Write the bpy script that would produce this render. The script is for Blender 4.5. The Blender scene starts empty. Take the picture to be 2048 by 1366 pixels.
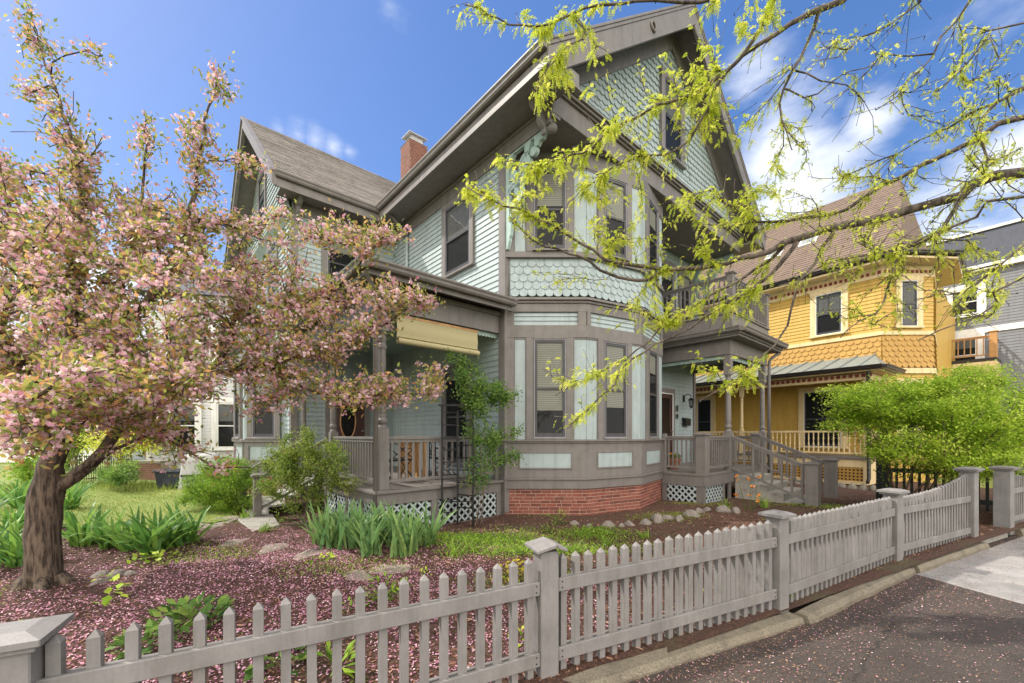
import bpy, math, random
import numpy as np
from mathutils import Vector, Matrix
R = math.radians
random.seed(7); rng = np.random.default_rng(7)
scene = bpy.context.scene
COL = scene.collection

# ------------------------------------------------------------------ camera
cam_d = bpy.data.cameras.new('camera'); cam = bpy.data.objects.new('camera', cam_d); COL.objects.link(cam)
cam.location = (0, 0, 1.7); cam.rotation_euler = (R(90), 0, 0)
FPX = 823.0; HOR = 869.0
cam_d.sensor_width = 36; cam_d.lens = FPX / 2048 * 36
cam_d.shift_y = (HOR - 683) / 2048
cam_d.clip_start = 0.05; cam_d.clip_end = 3000
scene.camera = cam
scene.view_settings.view_transform = 'Standard'; scene.view_settings.look = 'None'
scene.view_settings.exposure = 1.3; scene.view_settings.gamma = 1

# ------------------------------------------------------------------ sky and sun
SUN_DIR = Vector((-0.93, 0.14, 1.02)).normalized()      # towards the sun
world = bpy.data.worlds.new('World'); scene.world = world; world.use_nodes = True
nt = world.node_tree; N = nt.nodes; Lk = nt.links
for n in list(N): N.remove(n)
wo = N.new('ShaderNodeOutputWorld'); bg = N.new('ShaderNodeBackground'); sky = N.new('ShaderNodeTexSky')
sky.sky_type = 'NISHITA'; sky.sun_disc = False
sky.sun_elevation = math.asin(SUN_DIR.z); sky.sun_rotation = math.atan2(SUN_DIR.x, SUN_DIR.y)
sky.air_density = 1.0; sky.dust_density = 0.6; sky.ozone_density = 2.5
tc = N.new('ShaderNodeTexCoord')
def M_(op, a, b=None, c=None):
    m = N.new('ShaderNodeMath'); m.operation = op
    for i, v in enumerate((a, b, c)):
        if v is None: continue
        if isinstance(v, (int, float)): m.inputs[i].default_value = v
        else: Lk.new(v, m.inputs[i])
    return m.outputs[0]
def skydir(px, py): return Vector((px - 1024, FPX, HOR - py)).normalized()
# clouds: soft masses at the sky directions where they float, broken up by noise
mp = N.new('ShaderNodeMapping'); mp.inputs['Scale'].default_value = (1, 1, 2.2); Lk.new(tc.outputs['Generated'], mp.inputs[0])
no1 = N.new('ShaderNodeTexNoise'); no1.inputs['Scale'].default_value = 4.6; no1.inputs['Detail'].default_value = 9; no1.inputs['Roughness'].default_value = 0.56
Lk.new(mp.outputs[0], no1.inputs['Vector'])
acc = None
for (px, py, rad, amp) in [(1545, 290, .11, .95), (1490, 180, .08, .7), (1600, 390, .12, .9), (1880, 450, .14, .65), (1735, 235, .055, .75), (1990, 60, .10, .45),
                      (560, 258, .03, .5), (595, 268, .04, .6), (630, 280, .042, .62), (665, 294, .038, .6), (698, 304, .03, .5), (120, 640, .22, .9), (30, 780, .3, 1.0), (330, 720, .2, .8), (780, 5, .07, .45), (700, 15, .07, .42), (600, 40, .09, .36), (480, 20, .08, .3), (2010, 330, .14, .7)]:
    d = N.new('ShaderNodeVectorMath'); d.operation = 'DISTANCE'; Lk.new(tc.outputs['Generated'], d.inputs[0]); d.inputs[1].default_value = skydir(px, py)
    g = M_('MULTIPLY', M_('SUBTRACT', 1.0, M_('MINIMUM', M_('DIVIDE', d.outputs['Value'], rad * 1.5), 1.0)), amp)
    acc = g if acc is None else M_('MAXIMUM', acc, g)
cl = M_('ADD', M_('MULTIPLY', acc, 1.05), M_('MULTIPLY', M_('SUBTRACT', no1.outputs['Fac'], 0.5), 1.2))
mr = N.new('ShaderNodeMapRange'); mr.interpolation_type = 'SMOOTHSTEP'; Lk.new(cl, mr.inputs[0]); mr.inputs[1].default_value = .28; mr.inputs[2].default_value = .85
mask = mr.outputs[0]
hs = N.new('ShaderNodeHueSaturation'); hs.inputs['Saturation'].default_value = 1.58; hs.inputs['Value'].default_value = 1.36; hs.inputs['Hue'].default_value = 0.516
gm = N.new('ShaderNodeGamma'); gm.inputs[1].default_value = .64; Lk.new(sky.outputs[0], gm.inputs[0]); Lk.new(gm.outputs[0], hs.inputs['Color'])
mx = N.new('ShaderNodeMixRGB'); Lk.new(mask, mx.inputs[0]); Lk.new(hs.outputs[0], mx.inputs[1]); 
# unseen bright cloud added behind the camera and overhead, as fill for shaded fronts
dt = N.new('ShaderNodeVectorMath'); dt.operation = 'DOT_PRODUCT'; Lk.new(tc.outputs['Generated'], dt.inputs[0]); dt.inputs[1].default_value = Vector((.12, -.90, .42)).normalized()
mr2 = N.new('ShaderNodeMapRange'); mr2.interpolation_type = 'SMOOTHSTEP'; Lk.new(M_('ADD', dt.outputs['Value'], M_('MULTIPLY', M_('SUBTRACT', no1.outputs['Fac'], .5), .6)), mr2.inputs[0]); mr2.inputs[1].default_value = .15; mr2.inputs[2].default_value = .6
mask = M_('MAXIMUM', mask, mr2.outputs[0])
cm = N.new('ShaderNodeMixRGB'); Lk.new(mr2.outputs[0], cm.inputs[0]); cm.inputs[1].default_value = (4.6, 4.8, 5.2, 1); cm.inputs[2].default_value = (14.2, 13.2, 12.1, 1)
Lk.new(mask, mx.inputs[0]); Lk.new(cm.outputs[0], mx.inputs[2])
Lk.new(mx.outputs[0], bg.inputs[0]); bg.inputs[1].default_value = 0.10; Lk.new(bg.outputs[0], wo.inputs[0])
sl = bpy.data.lights.new('sun', 'SUN'); sl.energy = 2.15; sl.angle = R(0.6); sl.color = (1, .94, .84)
sun = bpy.data.objects.new('sun', sl); COL.objects.link(sun); sun.rotation_euler = SUN_DIR.to_track_quat('Z', 'Y').to_euler()

# ------------------------------------------------------------------ helpers
def W(px, py, Y): return Vector((Y * (px - 1024) / FPX, Y, 1.7 + Y * (HOR - py) / FPX))
def G(px, py, z=0.08):
    Y = (1.7 - z) * FPX / (py - HOR); return Vector((Y * (px - 1024) / FPX, Y, z))
def tag(o, label=None, cat=None, group=None, kind=None):
    if label: o['label'] = label
    if cat: o['category'] = cat
    if group: o['group'] = group
    if kind: o['kind'] = kind
    return o
def empty(name, label, cat, loc=(0, 0, 0), rz=0, group=None):
    o = bpy.data.objects.new(name, None); COL.objects.link(o); o.location = loc; o.rotation_euler = (0, 0, rz); o.empty_display_size = .2
    return tag(o, label, cat, group)

class MB:
    def __init__(s): s.v = []; s.f = []; s.m = []
    def add(s, vs, fs, m=0):
        k = len(s.v); s.v += [tuple(v) for v in vs]; s.f += [tuple(i + k for i in f) for f in fs]; s.m += [m] * len(fs); return s
    def box(s, x0, x1, y0, y1, z0, z1, m=0):
        return s.add([(x0, y0, z0), (x1, y0, z0), (x1, y1, z0), (x0, y1, z0), (x0, y0, z1), (x1, y0, z1), (x1, y1, z1), (x0, y1, z1)],
              [(0, 3, 2, 1), (4, 5, 6, 7), (0, 1, 5, 4), (1, 2, 6, 5), (2, 3, 7, 6), (3, 0, 4, 7)], m)
    def hexa(s, p, m=0):
        return s.add(p, [(0, 3, 2, 1), (4, 5, 6, 7), (0, 1, 5, 4), (1, 2, 6, 5), (2, 3, 7, 6), (3, 0, 4, 7)], m)
    def bar(s, p, q, w, h, m=0, up=(0, 0, 1)):
        p = Vector(p); q = Vector(q); d = (q - p).normalized(); up = Vector(up); sd = d.cross(up)
        if sd.length < 1e-4: sd = d.cross(Vector((1, 0, 0)))
        sd.normalize(); u = sd.cross(d).normalized(); a = sd * w / 2; b = u * h / 2
        return s.hexa([p - a - b, p + a - b, q + a - b, q - a - b, p - a + b, p + a + b, q + a + b, q - a + b], m)
    def prism(s, poly, z0, z1, m=0):
        n = len(poly); vs = [(x, y, z0) for x, y in poly] + [(x, y, z1) for x, y in poly]
        return s.add(vs, [tuple(range(n))[::-1], tuple(range(n, 2 * n))] + [(i, (i + 1) % n, n + (i + 1) % n, n + i) for i in range(n)], m)
    def slab(s, pts, off, m=0):          # planar polygon given thickness by vector off
        n = len(pts); off = Vector(off); vs = [Vector(p) for p in pts] + [Vector(p) + off for p in pts]
        return s.add(vs, [tuple(range(n))[::-1], tuple(range(n, 2 * n))] + [(i, (i + 1) % n, n + (i + 1) % n, n + i) for i in range(n)], m)
    def lathe(s, x, y, prof, n=12, m=0):  # prof: (z, r)
        vs = []; fs = []
        for z, r in prof:
            for i in range(n): a = 2 * math.pi * i / n; vs.append((x + r * math.cos(a), y + r * math.sin(a), z))
        for j in range(len(prof) - 1):
            for i in range(n): a = j * n + i; b = j * n + (i + 1) % n; fs.append((a, b, b + n, a + n))
        fs.append(tuple(range(n))[::-1]); fs.append(tuple(range((len(prof) - 1) * n, len(prof) * n)))
        return s.add(vs, fs, m)
    def tube(s, pts, rads, n=6, m=0, cap=True, rough=0):
        pts = [Vector(p) for p in pts]; k = len(pts); vs = []; fs = []
        if isinstance(rads, (int, float)): rads = [rads] * k
        ref = None; rid = [random.uniform(-1, 1) for _ in range(n)]
        for i, p in enumerate(pts):
            if rough: rid = [x * .86 + random.uniform(-.5, .5) for x in rid]
            d = (pts[min(i + 1, k - 1)] - pts[max(i - 1, 0)])
            if d.length < 1e-9: d = Vector((0, 0, 1))
            d.normalize()
            if ref is None: ref = d.orthogonal().normalized()
            a = ref - d * ref.dot(d)
            if a.length < 1e-5: a = d.orthogonal()
            a.normalize(); b = d.cross(a); ref = a
            for j in range(n): t = 2 * math.pi * j / n; vs.append(p + (a * math.cos(t) + b * math.sin(t)) * rads[i] * (1 + rough * rid[j]))
        for i in range(k - 1):
            for j in range(n): q = i * n + j; w = i * n + (j + 1) % n; fs.append((q, w, w + n, q + n))
        if cap: fs.append(tuple(range(n))[::-1]); fs.append(tuple(range((k - 1) * n, k * n)))
        return s.add(vs, fs, m)
    def build(s, name, mats, parent=None, smooth=False, bevel=0, **kw):
        me = bpy.data.meshes.new(name); me.from_pydata(s.v, [], s.f)
        if not isinstance(mats, (list, tuple)): mats = [mats]
        for m in mats: me.materials.append(m)
        if len(mats) > 1: me.polygons.foreach_set('material_index', s.m)
        if smooth: me.polygons.foreach_set('use_smooth', [True] * len(me.polygons))
        me.update(); o = bpy.data.objects.new(name, me); COL.objects.link(o)
        if parent: o.parent = parent
        if bevel:
            b = o.modifiers.new('bevel', 'BEVEL'); b.width = bevel; b.segments = 1; b.limit_method = 'ANGLE'
        return tag(o, kw.get('label'), kw.get('cat'), kw.get('group'), kw.get('kind'))

def quads_obj(name, mat, Q, rnd=None, parent=None, **kw):
    Q = np.asarray(Q, dtype=np.float32); n = len(Q); k = Q.shape[1]
    me = bpy.data.meshes.new(name); me.vertices.add(n * k); me.vertices.foreach_set('co', Q.reshape(-1))
    me.loops.add(n * k); me.loops.foreach_set('vertex_index', np.arange(n * k, dtype=np.int32))
    me.polygons.add(n); me.polygons.foreach_set('loop_start', np.arange(0, n * k, k, dtype=np.int32))
    me.update(calc_edges=True)
    mats = mat if isinstance(mat, (list, tuple)) else [mat]
    for m in mats: me.materials.append(m)
    a = me.attributes.new('rnd', 'FLOAT', 'FACE')
    a.data.foreach_set('value', (rng.random(n) if rnd is None else np.asarray(rnd)).astype(np.float32))
    o = bpy.data.objects.new(name, me); COL.objects.link(o)
    if parent: o.parent = parent
    return tag(o, kw.get('label'), kw.get('cat'), kw.get('group'), kw.get('kind'))

def unit(a): return a / np.maximum(np.linalg.norm(a, axis=-1, keepdims=True), 1e-9)
def rdir(n): return unit(rng.normal(size=(n, 3)))
def leaf_quads(P, D, L, Wd, up=None):
    """rhombic leaves: P base, D direction, L length, Wd width"""
    n = len(P); D = unit(D); r = rdir(n) if up is None else unit(np.asarray(up) + rdir(n) * .35)
    S = unit(np.cross(D, r)); L = np.broadcast_to(L, (n,))[:, None]; Wd = np.broadcast_to(Wd, (n,))[:, None]
    Nn = np.cross(S, D)
    return np.stack([P, P + D * L * .45 + S * Wd * .5 + Nn * L * .06, P + D * L, P + D * L * .45 - S * Wd * .5 + Nn * L * .06], 1)
def flower_quads(P, Nrm, r, petals=5):
    n = len(P); Nrm = unit(Nrm); a = unit(np.cross(Nrm, rdir(n))); b = np.cross(Nrm, a); out = []
    r = np.broadcast_to(r, (n,))[:, None]
    for k in range(petals):
        t = 2 * math.pi * k / petals; d = a * math.cos(t) + b * math.sin(t); s = -a * math.sin(t) + b * math.cos(t)
        out.append(np.stack([P, P + d * r * .6 + s * r * .38 + Nrm * r * .15, P + d * r + Nrm * r * .35, P + d * r * .6 - s * r * .38 + Nrm * r * .15], 1))
    return np.concatenate(out, 0)

# ------------------------------------------------------------------ materials
def newmat(name):
    m = bpy.data.materials.new(name); m.use_nodes = True; t = m.node_tree; b = t.nodes['Principled BSDF']; return m, t, b
def nz(t, scale, detail=4, coord='Object', rough=.55, stretch=None):
    c = t.nodes.new('ShaderNodeTexCoord'); n = t.nodes.new('ShaderNodeTexNoise'); n.inputs['Scale'].default_value = scale
    n.inputs['Detail'].default_value = detail; n.inputs['Roughness'].default_value = rough
    if stretch:
        mp = t.nodes.new('ShaderNodeMapping'); mp.inputs['Scale'].default_value = stretch; t.links.new(c.outputs[coord], mp.inputs[0]); t.links.new(mp.outputs[0], n.inputs['Vector'])
    else: t.links.new(c.outputs[coord], n.inputs['Vector'])
    return n.outputs['Fac']
def ramp(t, fac, stops):
    r = t.nodes.new('ShaderNodeValToRGB'); e = r.color_ramp.elements
    while len(e) < len(stops): e.new(.5)
    for i, (p, c) in enumerate(stops): e[i].position = p; e[i].color = (*c, 1)
    t.links.new(fac, r.inputs[0]); return r.outputs[0]
def bump(t, b, fac, strength=.2, dist=.01):
    n = t.nodes.new('ShaderNodeBump'); n.inputs['Strength'].default_value = strength; n.inputs['Distance'].default_value = dist
    t.links.new(fac, n.inputs['Height']); t.links.new(n.outputs[0], b.inputs['Normal'])
def sc(c, k): return tuple(min(1, x * k) for x in c)
def paint(name, c, rough=.55, var=.12, scale=6, bmp=.15, spec=.35, dirt=0.0, wear=False):
    m, t, b = newmat(name)
    f = nz(t, scale, 6); col = ramp(t, f, [(.3, sc(c, 1 - var)), (.7, sc(c, 1 + var))])
    g = nz(t, 70, 3, stretch=(1, 1, .25))
    mx = t.nodes.new('ShaderNodeMixRGB'); mx.blend_type = 'MULTIPLY'; mx.inputs[0].default_value = 1; t.links.new(col, mx.inputs[1])
    t.links.new(ramp(t, g, [(.3, (1 - var * .6,) * 3), (.62, (1, 1, 1))]), mx.inputs[2]); out = mx.outputs[0]
    st = nz(t, 9, 5, stretch=(1, 1, .07), rough=.65); m3 = t.nodes.new('ShaderNodeMixRGB'); m3.blend_type = 'MULTIPLY'; m3.inputs[0].default_value = 1; t.links.new(out, m3.inputs[1])
    t.links.new(ramp(t, st, [(.34, (.86, .85, .83)), (.5, (1, 1, 1)), (.7, (1.05,) * 3)]), m3.inputs[2]); out = m3.outputs[0]
    if dirt:
        h = nz(t, 2.2, 8, rough=.7); m2 = t.nodes.new('ShaderNodeMixRGB'); t.links.new(ramp(t, h, [(.52, (0, 0, 0)), (.75, (dirt,) * 3)]), m2.inputs[0])
        t.links.new(out, m2.inputs[1]); m2.inputs[2].default_value = (*sc((.17, .15, .12), 1), 1); out = m2.outputs[0]
    if wear:
        h = nz(t, 26, 5, rough=.8); m2 = t.nodes.new('ShaderNodeMixRGB'); t.links.new(ramp(t, h, [(.66, (0, 0, 0)), (.70, (.65,) * 3)]), m2.inputs[0])
        t.links.new(out, m2.inputs[1]); m2.inputs[2].default_value = (.42, .40, .37, 1); out = m2.outputs[0]
    t.links.new(out, b.inputs['Base Color']); b.inputs['Roughness'].default_value = rough; b.inputs['Specular IOR Level'].default_value = spec
    bump(t, b, nz(t, 90, 4), bmp, .004); return m
def leafmat(name, stops, trans=.35, rough=.5):
    m = bpy.data.materials.new(name); m.use_nodes = True; t = m.node_tree; b = t.nodes['Principled BSDF']
    a = t.nodes.new('ShaderNodeAttribute'); a.attribute_name = 'rnd'; c = ramp(t, a.outputs['Fac'], stops)
    t.links.new(c, b.inputs['Base Color']); b.inputs['Roughness'].default_value = rough; b.inputs['Specular IOR Level'].default_value = .25
    tr = t.nodes.new('ShaderNodeBsdfTranslucent'); mix = t.nodes.new('ShaderNodeMixShader'); mix.inputs[0].default_value = trans
    t.links.new(c, tr.inputs[0]); t.links.new(b.outputs[0], mix.inputs[1]); t.links.new(tr.outputs[0], mix.inputs[2])
    t.links.new(mix.outputs[0], t.nodes['Material Output'].inputs[0]); return m
def bark(name, a, c, scale=14):
    m, t, b = newmat(name); f = nz(t, scale, 9, stretch=(1, 1, .16), rough=.7)
    t.links.new(ramp(t, f, [(.42, a), (.58, c)]), b.inputs['Base Color']); b.inputs['Roughness'].default_value = .9; bump(t, b, f, .9, .03); return m

TAUPE = (.166, .153, .145); AQUA = (.312, .376, .384)
MAT = {}
MAT['trim'] = paint('taupe_trim_paint', TAUPE, .5, .10, dirt=.28)
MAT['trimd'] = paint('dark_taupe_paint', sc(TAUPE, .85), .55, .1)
MAT['aqua'] = paint('aqua_siding_paint', AQUA, .55, .06, dirt=.22)
MAT['lattice'] = paint('pale_aqua_lattice', (.40, .46, .47), .55, .08, dirt=.1)
MAT['aqua2'] = paint('aqua_shingle_paint', sc(AQUA, .96), .6, .13, scale=9, dirt=.25)
MAT['bracket'] = paint('aqua_trim_paint', (.30, .40, .37), .5, .06)
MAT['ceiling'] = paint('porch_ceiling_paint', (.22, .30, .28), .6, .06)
MAT['fence'] = paint('weathered_fence_paint', (.20, .192, .186), .62, .16, scale=4, bmp=.35, dirt=.4, wear=True)
MAT['sash'] = paint('dark_sash_paint', (.055, .055, .06), .4, .1)
MAT['storm'] = paint('storm_frame_metal', (.22, .22, .25), .35, .05)
MAT['white'] = paint('white_trim_paint', (.72, .72, .70), .5, .06, dirt=.12)
MAT['floorp'] = paint('porch_floor_paint', (.16, .145, .135), .6, .12)
MAT['stain'] = paint('dark_door_varnish', (.06, .025, .02), .3, .2)
MAT['black'] = paint('black_iron', (.012, .012, .013), .4, .2)
MAT['yellow'] = paint('yellow_siding_paint', (.50, .318, .068), .55, .07, dirt=.08)
MAT['orange'] = paint('ochre_shingle_paint', (.42, .245, .06), .6, .10, scale=9)
MAT['cream'] = paint('cream_trim_paint', (.66, .52, .29), .5, .06, dirt=.1)
MAT['maroon'] = paint('maroon_dentil_paint', (.20, .035, .022), .55, .1)
MAT['gutter'] = paint('dark_metal_gutter', (.028, .024, .022), .35, .1)
MAT['greysid'] = paint('grey_vinyl_siding', (.17, .175, .19), .5, .05)
MAT['darkroofgrey'] = paint('slate_mansard_roof', (.055, .06, .075), .7, .2, scale=20)
MAT['pale'] = paint('pale_grey_siding', (.52, .53, .53), .55, .04)
MAT['wood'] = paint('honey_wood', (.42, .23, .09), .5, .2, scale=10)
MAT['galv'] = paint('grey_standing_seam_metal', (.18, .21, .20), .4, .12)
MAT['darkfence'] = paint('dark_green_fence_paint', (.035, .04, .037), .6, .15)
MAT['terracotta'] = paint('terracotta', (.30, .12, .065), .75, .15)
MAT['plasticbin'] = paint('navy_grey_plastic', (.03, .035, .05), .45, .1)
MAT['cover'] = paint('grey_vinyl_cover', (.36, .36, .36), .55, .08)
MAT['flash'] = paint('galvanised_flashing', (.42, .42, .42), .4, .15)
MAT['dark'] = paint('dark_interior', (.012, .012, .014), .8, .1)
def concrete(name, c, scale=5, speck=.25):
    m, t, b = newmat(name); f = nz(t, scale, 8, rough=.7); g = nz(t, 75, 6, rough=.8)
    mx = t.nodes.new('ShaderNodeMixRGB'); mx.blend_type = 'MULTIPLY'; mx.inputs[0].default_value = 1
    t.links.new(ramp(t, f, [(.3, sc(c, .62)), (.5, c), (.75, sc(c, 1.2))]), mx.inputs[1]); t.links.new(ramp(t, g, [(.36, (1 - speck,) * 3), (.64, (1 + speck * .5,) * 3)]), mx.inputs[2])
    t.links.new(mx.outputs[0], b.inputs['Base Color']); b.inputs['Roughness'].default_value = .88; bump(t, b, g, .5, .006); return m
MAT['kerb'] = concrete('weathered_kerb_stone', (.185, .16, .115), 5, .55)
MAT['concrete'] = concrete('pale_sidewalk_concrete', (.265, .258, .25), 1.5, .25)
MAT['step'] = concrete('concrete_step', (.30, .285, .25), 6)
MAT['asphalt'] = concrete('asphalt', (.062, .049, .042), 2.2, .9)
def cracks(m, sc_, w, dark):
    t = m.node_tree; b = t.nodes['Principled BSDF']; l = b.inputs['Base Color'].links[0].from_socket; co = t.nodes.new('ShaderNodeTexCoord'); nn = t.nodes.new('ShaderNodeTexNoise'); nn.inputs['Scale'].default_value = 3; nn.inputs['Detail'].default_value = 6; t.links.new(co.outputs['Object'], nn.inputs['Vector'])
    mxv = t.nodes.new('ShaderNodeMixRGB'); mxv.inputs[0].default_value = .18; t.links.new(co.outputs['Object'], mxv.inputs[1]); t.links.new(nn.outputs['Color'], mxv.inputs[2])
    v = t.nodes.new('ShaderNodeTexVoronoi'); v.feature = 'DISTANCE_TO_EDGE'; v.inputs['Scale'].default_value = sc_; t.links.new(mxv.outputs[0], v.inputs['Vector'])
    mx = t.nodes.new('ShaderNodeMixRGB'); mx.blend_type = 'MULTIPLY'; mx.inputs[0].default_value = 1; t.links.new(l, mx.inputs[1]); t.links.new(ramp(t, v.outputs['Distance'], [(0, (dark,) * 3), (w, (1, 1, 1))]), mx.inputs[2])
    big = nz(t, .8, 5, rough=.7); m2 = t.nodes.new('ShaderNodeMixRGB'); m2.blend_type = 'MULTIPLY'; m2.inputs[0].default_value = 1; t.links.new(mx.outputs[0], m2.inputs[1]); t.links.new(ramp(t, big, [(.35, (.78, .76, .75)), (.52, (1, 1, 1)), (.7, (1.3, 1.2, 1.12))]), m2.inputs[2]); t.links.new(m2.outputs[0], b.inputs['Base Color'])
cracks(MAT['asphalt'], .55, .008, .45); cracks(MAT['concrete'], .35, .004, .6)
MAT['stone'] = concrete('field_stone', (.22, .19, .165), 9, .5)
MAT['flag'] = concrete('flagstone', (.24, .21, .165), 4, .4)
def brickmat(name, a, c, mortar, sx=1):
    m, t, b = newmat(name); f = nz(t, 5, 5); g = nz(t, 60, 4)
    at = t.nodes.new('ShaderNodeObjectInfo')
    mx = t.nodes.new('ShaderNodeMixRGB'); mx.inputs[0].default_value = .5; t.links.new(ramp(t, f, [(.35, a), (.65, c)]), mx.inputs[1]); t.links.new(ramp(t, g, [(.3, sc(a, .6)), (.5, c), (.72, sc(c, 1.3))]), mx.inputs[2])
    t.links.new(mx.outputs[0], b.inputs['Base Color']); b.inputs['Roughness'].default_value = .85; bump(t, b, g, .6, .006); return m
MAT['brick'] = brickmat('red_brick', (.16, .042, .028), (.25, .075, .048), None)
MAT['brick_b'] = brickmat('dark_red_brick', (.10, .03, .022), (.17, .05, .035), None)
MAT['brick_c'] = brickmat('pale_red_brick', (.17, .055, .038), (.26, .09, .06), None)
MAT['brickold'] = brickmat('old_brown_brick', (.13, .055, .04), (.21, .095, .065), None)
MAT['mortar'] = concrete('lime_mortar', (.42, .33, .27), 8)
def shingleroof(name, a, c):
    m, t, b = newmat(name); f = nz(t, 3.5, 7, rough=.7, stretch=(1, 1, 1)); g = nz(t, 34, 4, stretch=(.35, 2.2, 2.2))
    mx = t.nodes.new('ShaderNodeMixRGB'); mx.blend_type = 'MULTIPLY'; mx.inputs[0].default_value = 1
    t.links.new(ramp(t, f, [(.3, a), (.7, c)]), mx.inputs[1]); t.links.new(ramp(t, g, [(.3, (.55,) * 3), (.65, (1.15,) * 3)]), mx.inputs[2])
    t.links.new(mx.outputs[0], b.inputs['Base Color']); b.inputs['Roughness'].default_value = .9; bump(t, b, g, .6, .01); return m
MAT['roof'] = shingleroof('weathered_brown_roof_shingle', (.19, .17, .155), (.30, .275, .25))
MAT['roofred'] = shingleroof('reddish_brown_roof_shingle', (.13, .092, .072), (.21, .15, .11))
def glassmat(name, tint, mixf=.45):
    m = bpy.data.materials.new(name); m.use_nodes = True; t = m.node_tree; b = t.nodes['Principled BSDF']
    b.inputs['Base Color'].default_value = (*tint, 1); b.inputs['Roughness'].default_value = .03; b.inputs['Specular IOR Level'].default_value = .5
    tr = t.nodes.new('ShaderNodeBsdfTransparent'); tr.inputs[0].default_value = (.8, .82, .82, 1); mix = t.nodes.new('ShaderNodeMixShader'); mix.inputs[0].default_value = mixf
    wv = nz(t, 3, 2); bump(t, b, wv, .06, .02)
    t.links.new(b.outputs[0], mix.inputs[1]); t.links.new(tr.outputs[0], mix.inputs[2]); t.links.new(mix.outputs[0], t.nodes['Material Output'].inputs[0]); return m
MAT['glass'] = glassmat('window_glass', (.02, .022, .024), .72)
def blindmat(name, c, f=420, vert=False):
    m, t, b = newmat(name); co = t.nodes.new('ShaderNodeTexCoord'); sp = t.nodes.new('ShaderNodeSeparateXYZ'); t.links.new(co.outputs['Object'], sp.inputs[0])
    mm = t.nodes.new('ShaderNodeMath'); mm.operation = 'MULTIPLY'; mm.inputs[1].default_value = f; t.links.new(sp.outputs['Z'], mm.inputs[0])
    s = t.nodes.new('ShaderNodeMath'); s.operation = 'SINE'; t.links.new(mm.outputs[0], s.inputs[0])
    t.links.new(ramp(t, s.outputs[0], [(.0, sc(c, .62)), (.5, c)]), b.inputs['Base Color']); b.inputs['Roughness'].default_value = .7; return m
MAT['blind'] = blindmat('cream_woven_blind', (.62, .60, .50), 170)
MAT['bamboo'] = blindmat('straw_bamboo_blind', (.50, .44, .24), 420)
MAT['curtain'] = paint('grey_lace_curtain', (.25, .25, .24), .8, .15, scale=20)
# ------------------------------------------------------------------ setting: ground, sidewalk, sky is the world
F0 = Vector((-1.97, 1.69)); FD = Vector((.889, .457)); FN = Vector((-.457, .889))
def FP(s, d, z=0): p = F0 + FD * s + FN * d; return Vector((p.x, p.y, z))
def soilmat():
    m, t, b = newmat('bark_mulch_soil'); f = nz(t, 38, 6, rough=.75); g = nz(t, 1.1, 5)
    c1 = ramp(t, f, [(.3, (.022, .011, .008)), (.5, (.075, .034, .021)), (.62, (.14, .068, .042)), (.75, (.23, .13, .085))])
    c2 = ramp(t, f, [(.3, (.05, .04, .02)), (.6, (.10, .09, .04)), (.8, (.14, .13, .06))])
    mx = t.nodes.new('ShaderNodeMixRGB'); t.links.new(ramp(t, g, [(.55, (0, 0, 0)), (.68, (.7,) * 3)]), mx.inputs[0]); t.links.new(c1, mx.inputs[1]); t.links.new(c2, mx.inputs[2])
    t.links.new(mx.outputs[0], b.inputs['Base Color']); b.inputs['Roughness'].default_value = .95; bump(t, b, f, 1, .03); return m
def grassmat():
    m, t, b = newmat('mown_grass'); f = nz(t, 30, 6, rough=.7); g = nz(t, .9, 4)
    mx = t.nodes.new('ShaderNodeMixRGB'); t.links.new(ramp(t, g, [(.35, (0, 0, 0)), (.65, (1, 1, 1))]), mx.inputs[0])
    t.links.new(ramp(t, f, [(.3, (.08, .13, .02)), (.7, (.18, .25, .04))]), mx.inputs[1]); t.links.new(ramp(t, f, [(.3, (.13, .15, .03)), (.7, (.26, .29, .06))]), mx.inputs[2])
    t.links.new(mx.outputs[0], b.inputs['Base Color']); b.inputs['Roughness'].default_value = .9; bump(t, b, f, .8, .02); return m
MAT['soil'] = soilmat(); MAT['grass'] = grassmat()
MB().add([(-400, -200, -.06), (400, -200, -.06), (400, 600, -.06), (-400, 600, -.06)], [(0, 1, 2, 3)]).build('ground', MAT['grass'], kind='structure')
def gz(x, y):
    d = (Vector((x, y)) - F0).dot(FN); s = (Vector((x, y)) - F0).dot(FD)
    k = max(0, min(1, d / 3.5)); b = .012 * max(0, min(10, s)) * (1 - k)
    n = .018 * math.sin(x * 2.1 + 1.3 * math.sin(y * 1.7)) + .012 * math.sin(y * 3.7 + x * 1.1)
    return .02 + b + .08 * k + n * min(1, max(0, d) * 2)
# garden earth: one undulating sheet behind the fence line
mb = MB(); S = [-14 + i * .3 for i in range(112)]; D = [-.19, .0] + [.3 + j * .3 for j in range(59)]
for s in S:
    for d in D: p = FP(s, d); mb.v.append((p.x, p.y, gz(p.x, p.y)))
nd = len(D)
for i in range(len(S) - 1):
    for j in range(nd - 1): mb.f.append((i * nd + j, (i + 1) * nd + j, (i + 1) * nd + j + 1, i * nd + j + 1)); mb.m.append(0)
mb.build('garden_ground', MAT['soil'], smooth=True, kind='structure')
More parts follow.
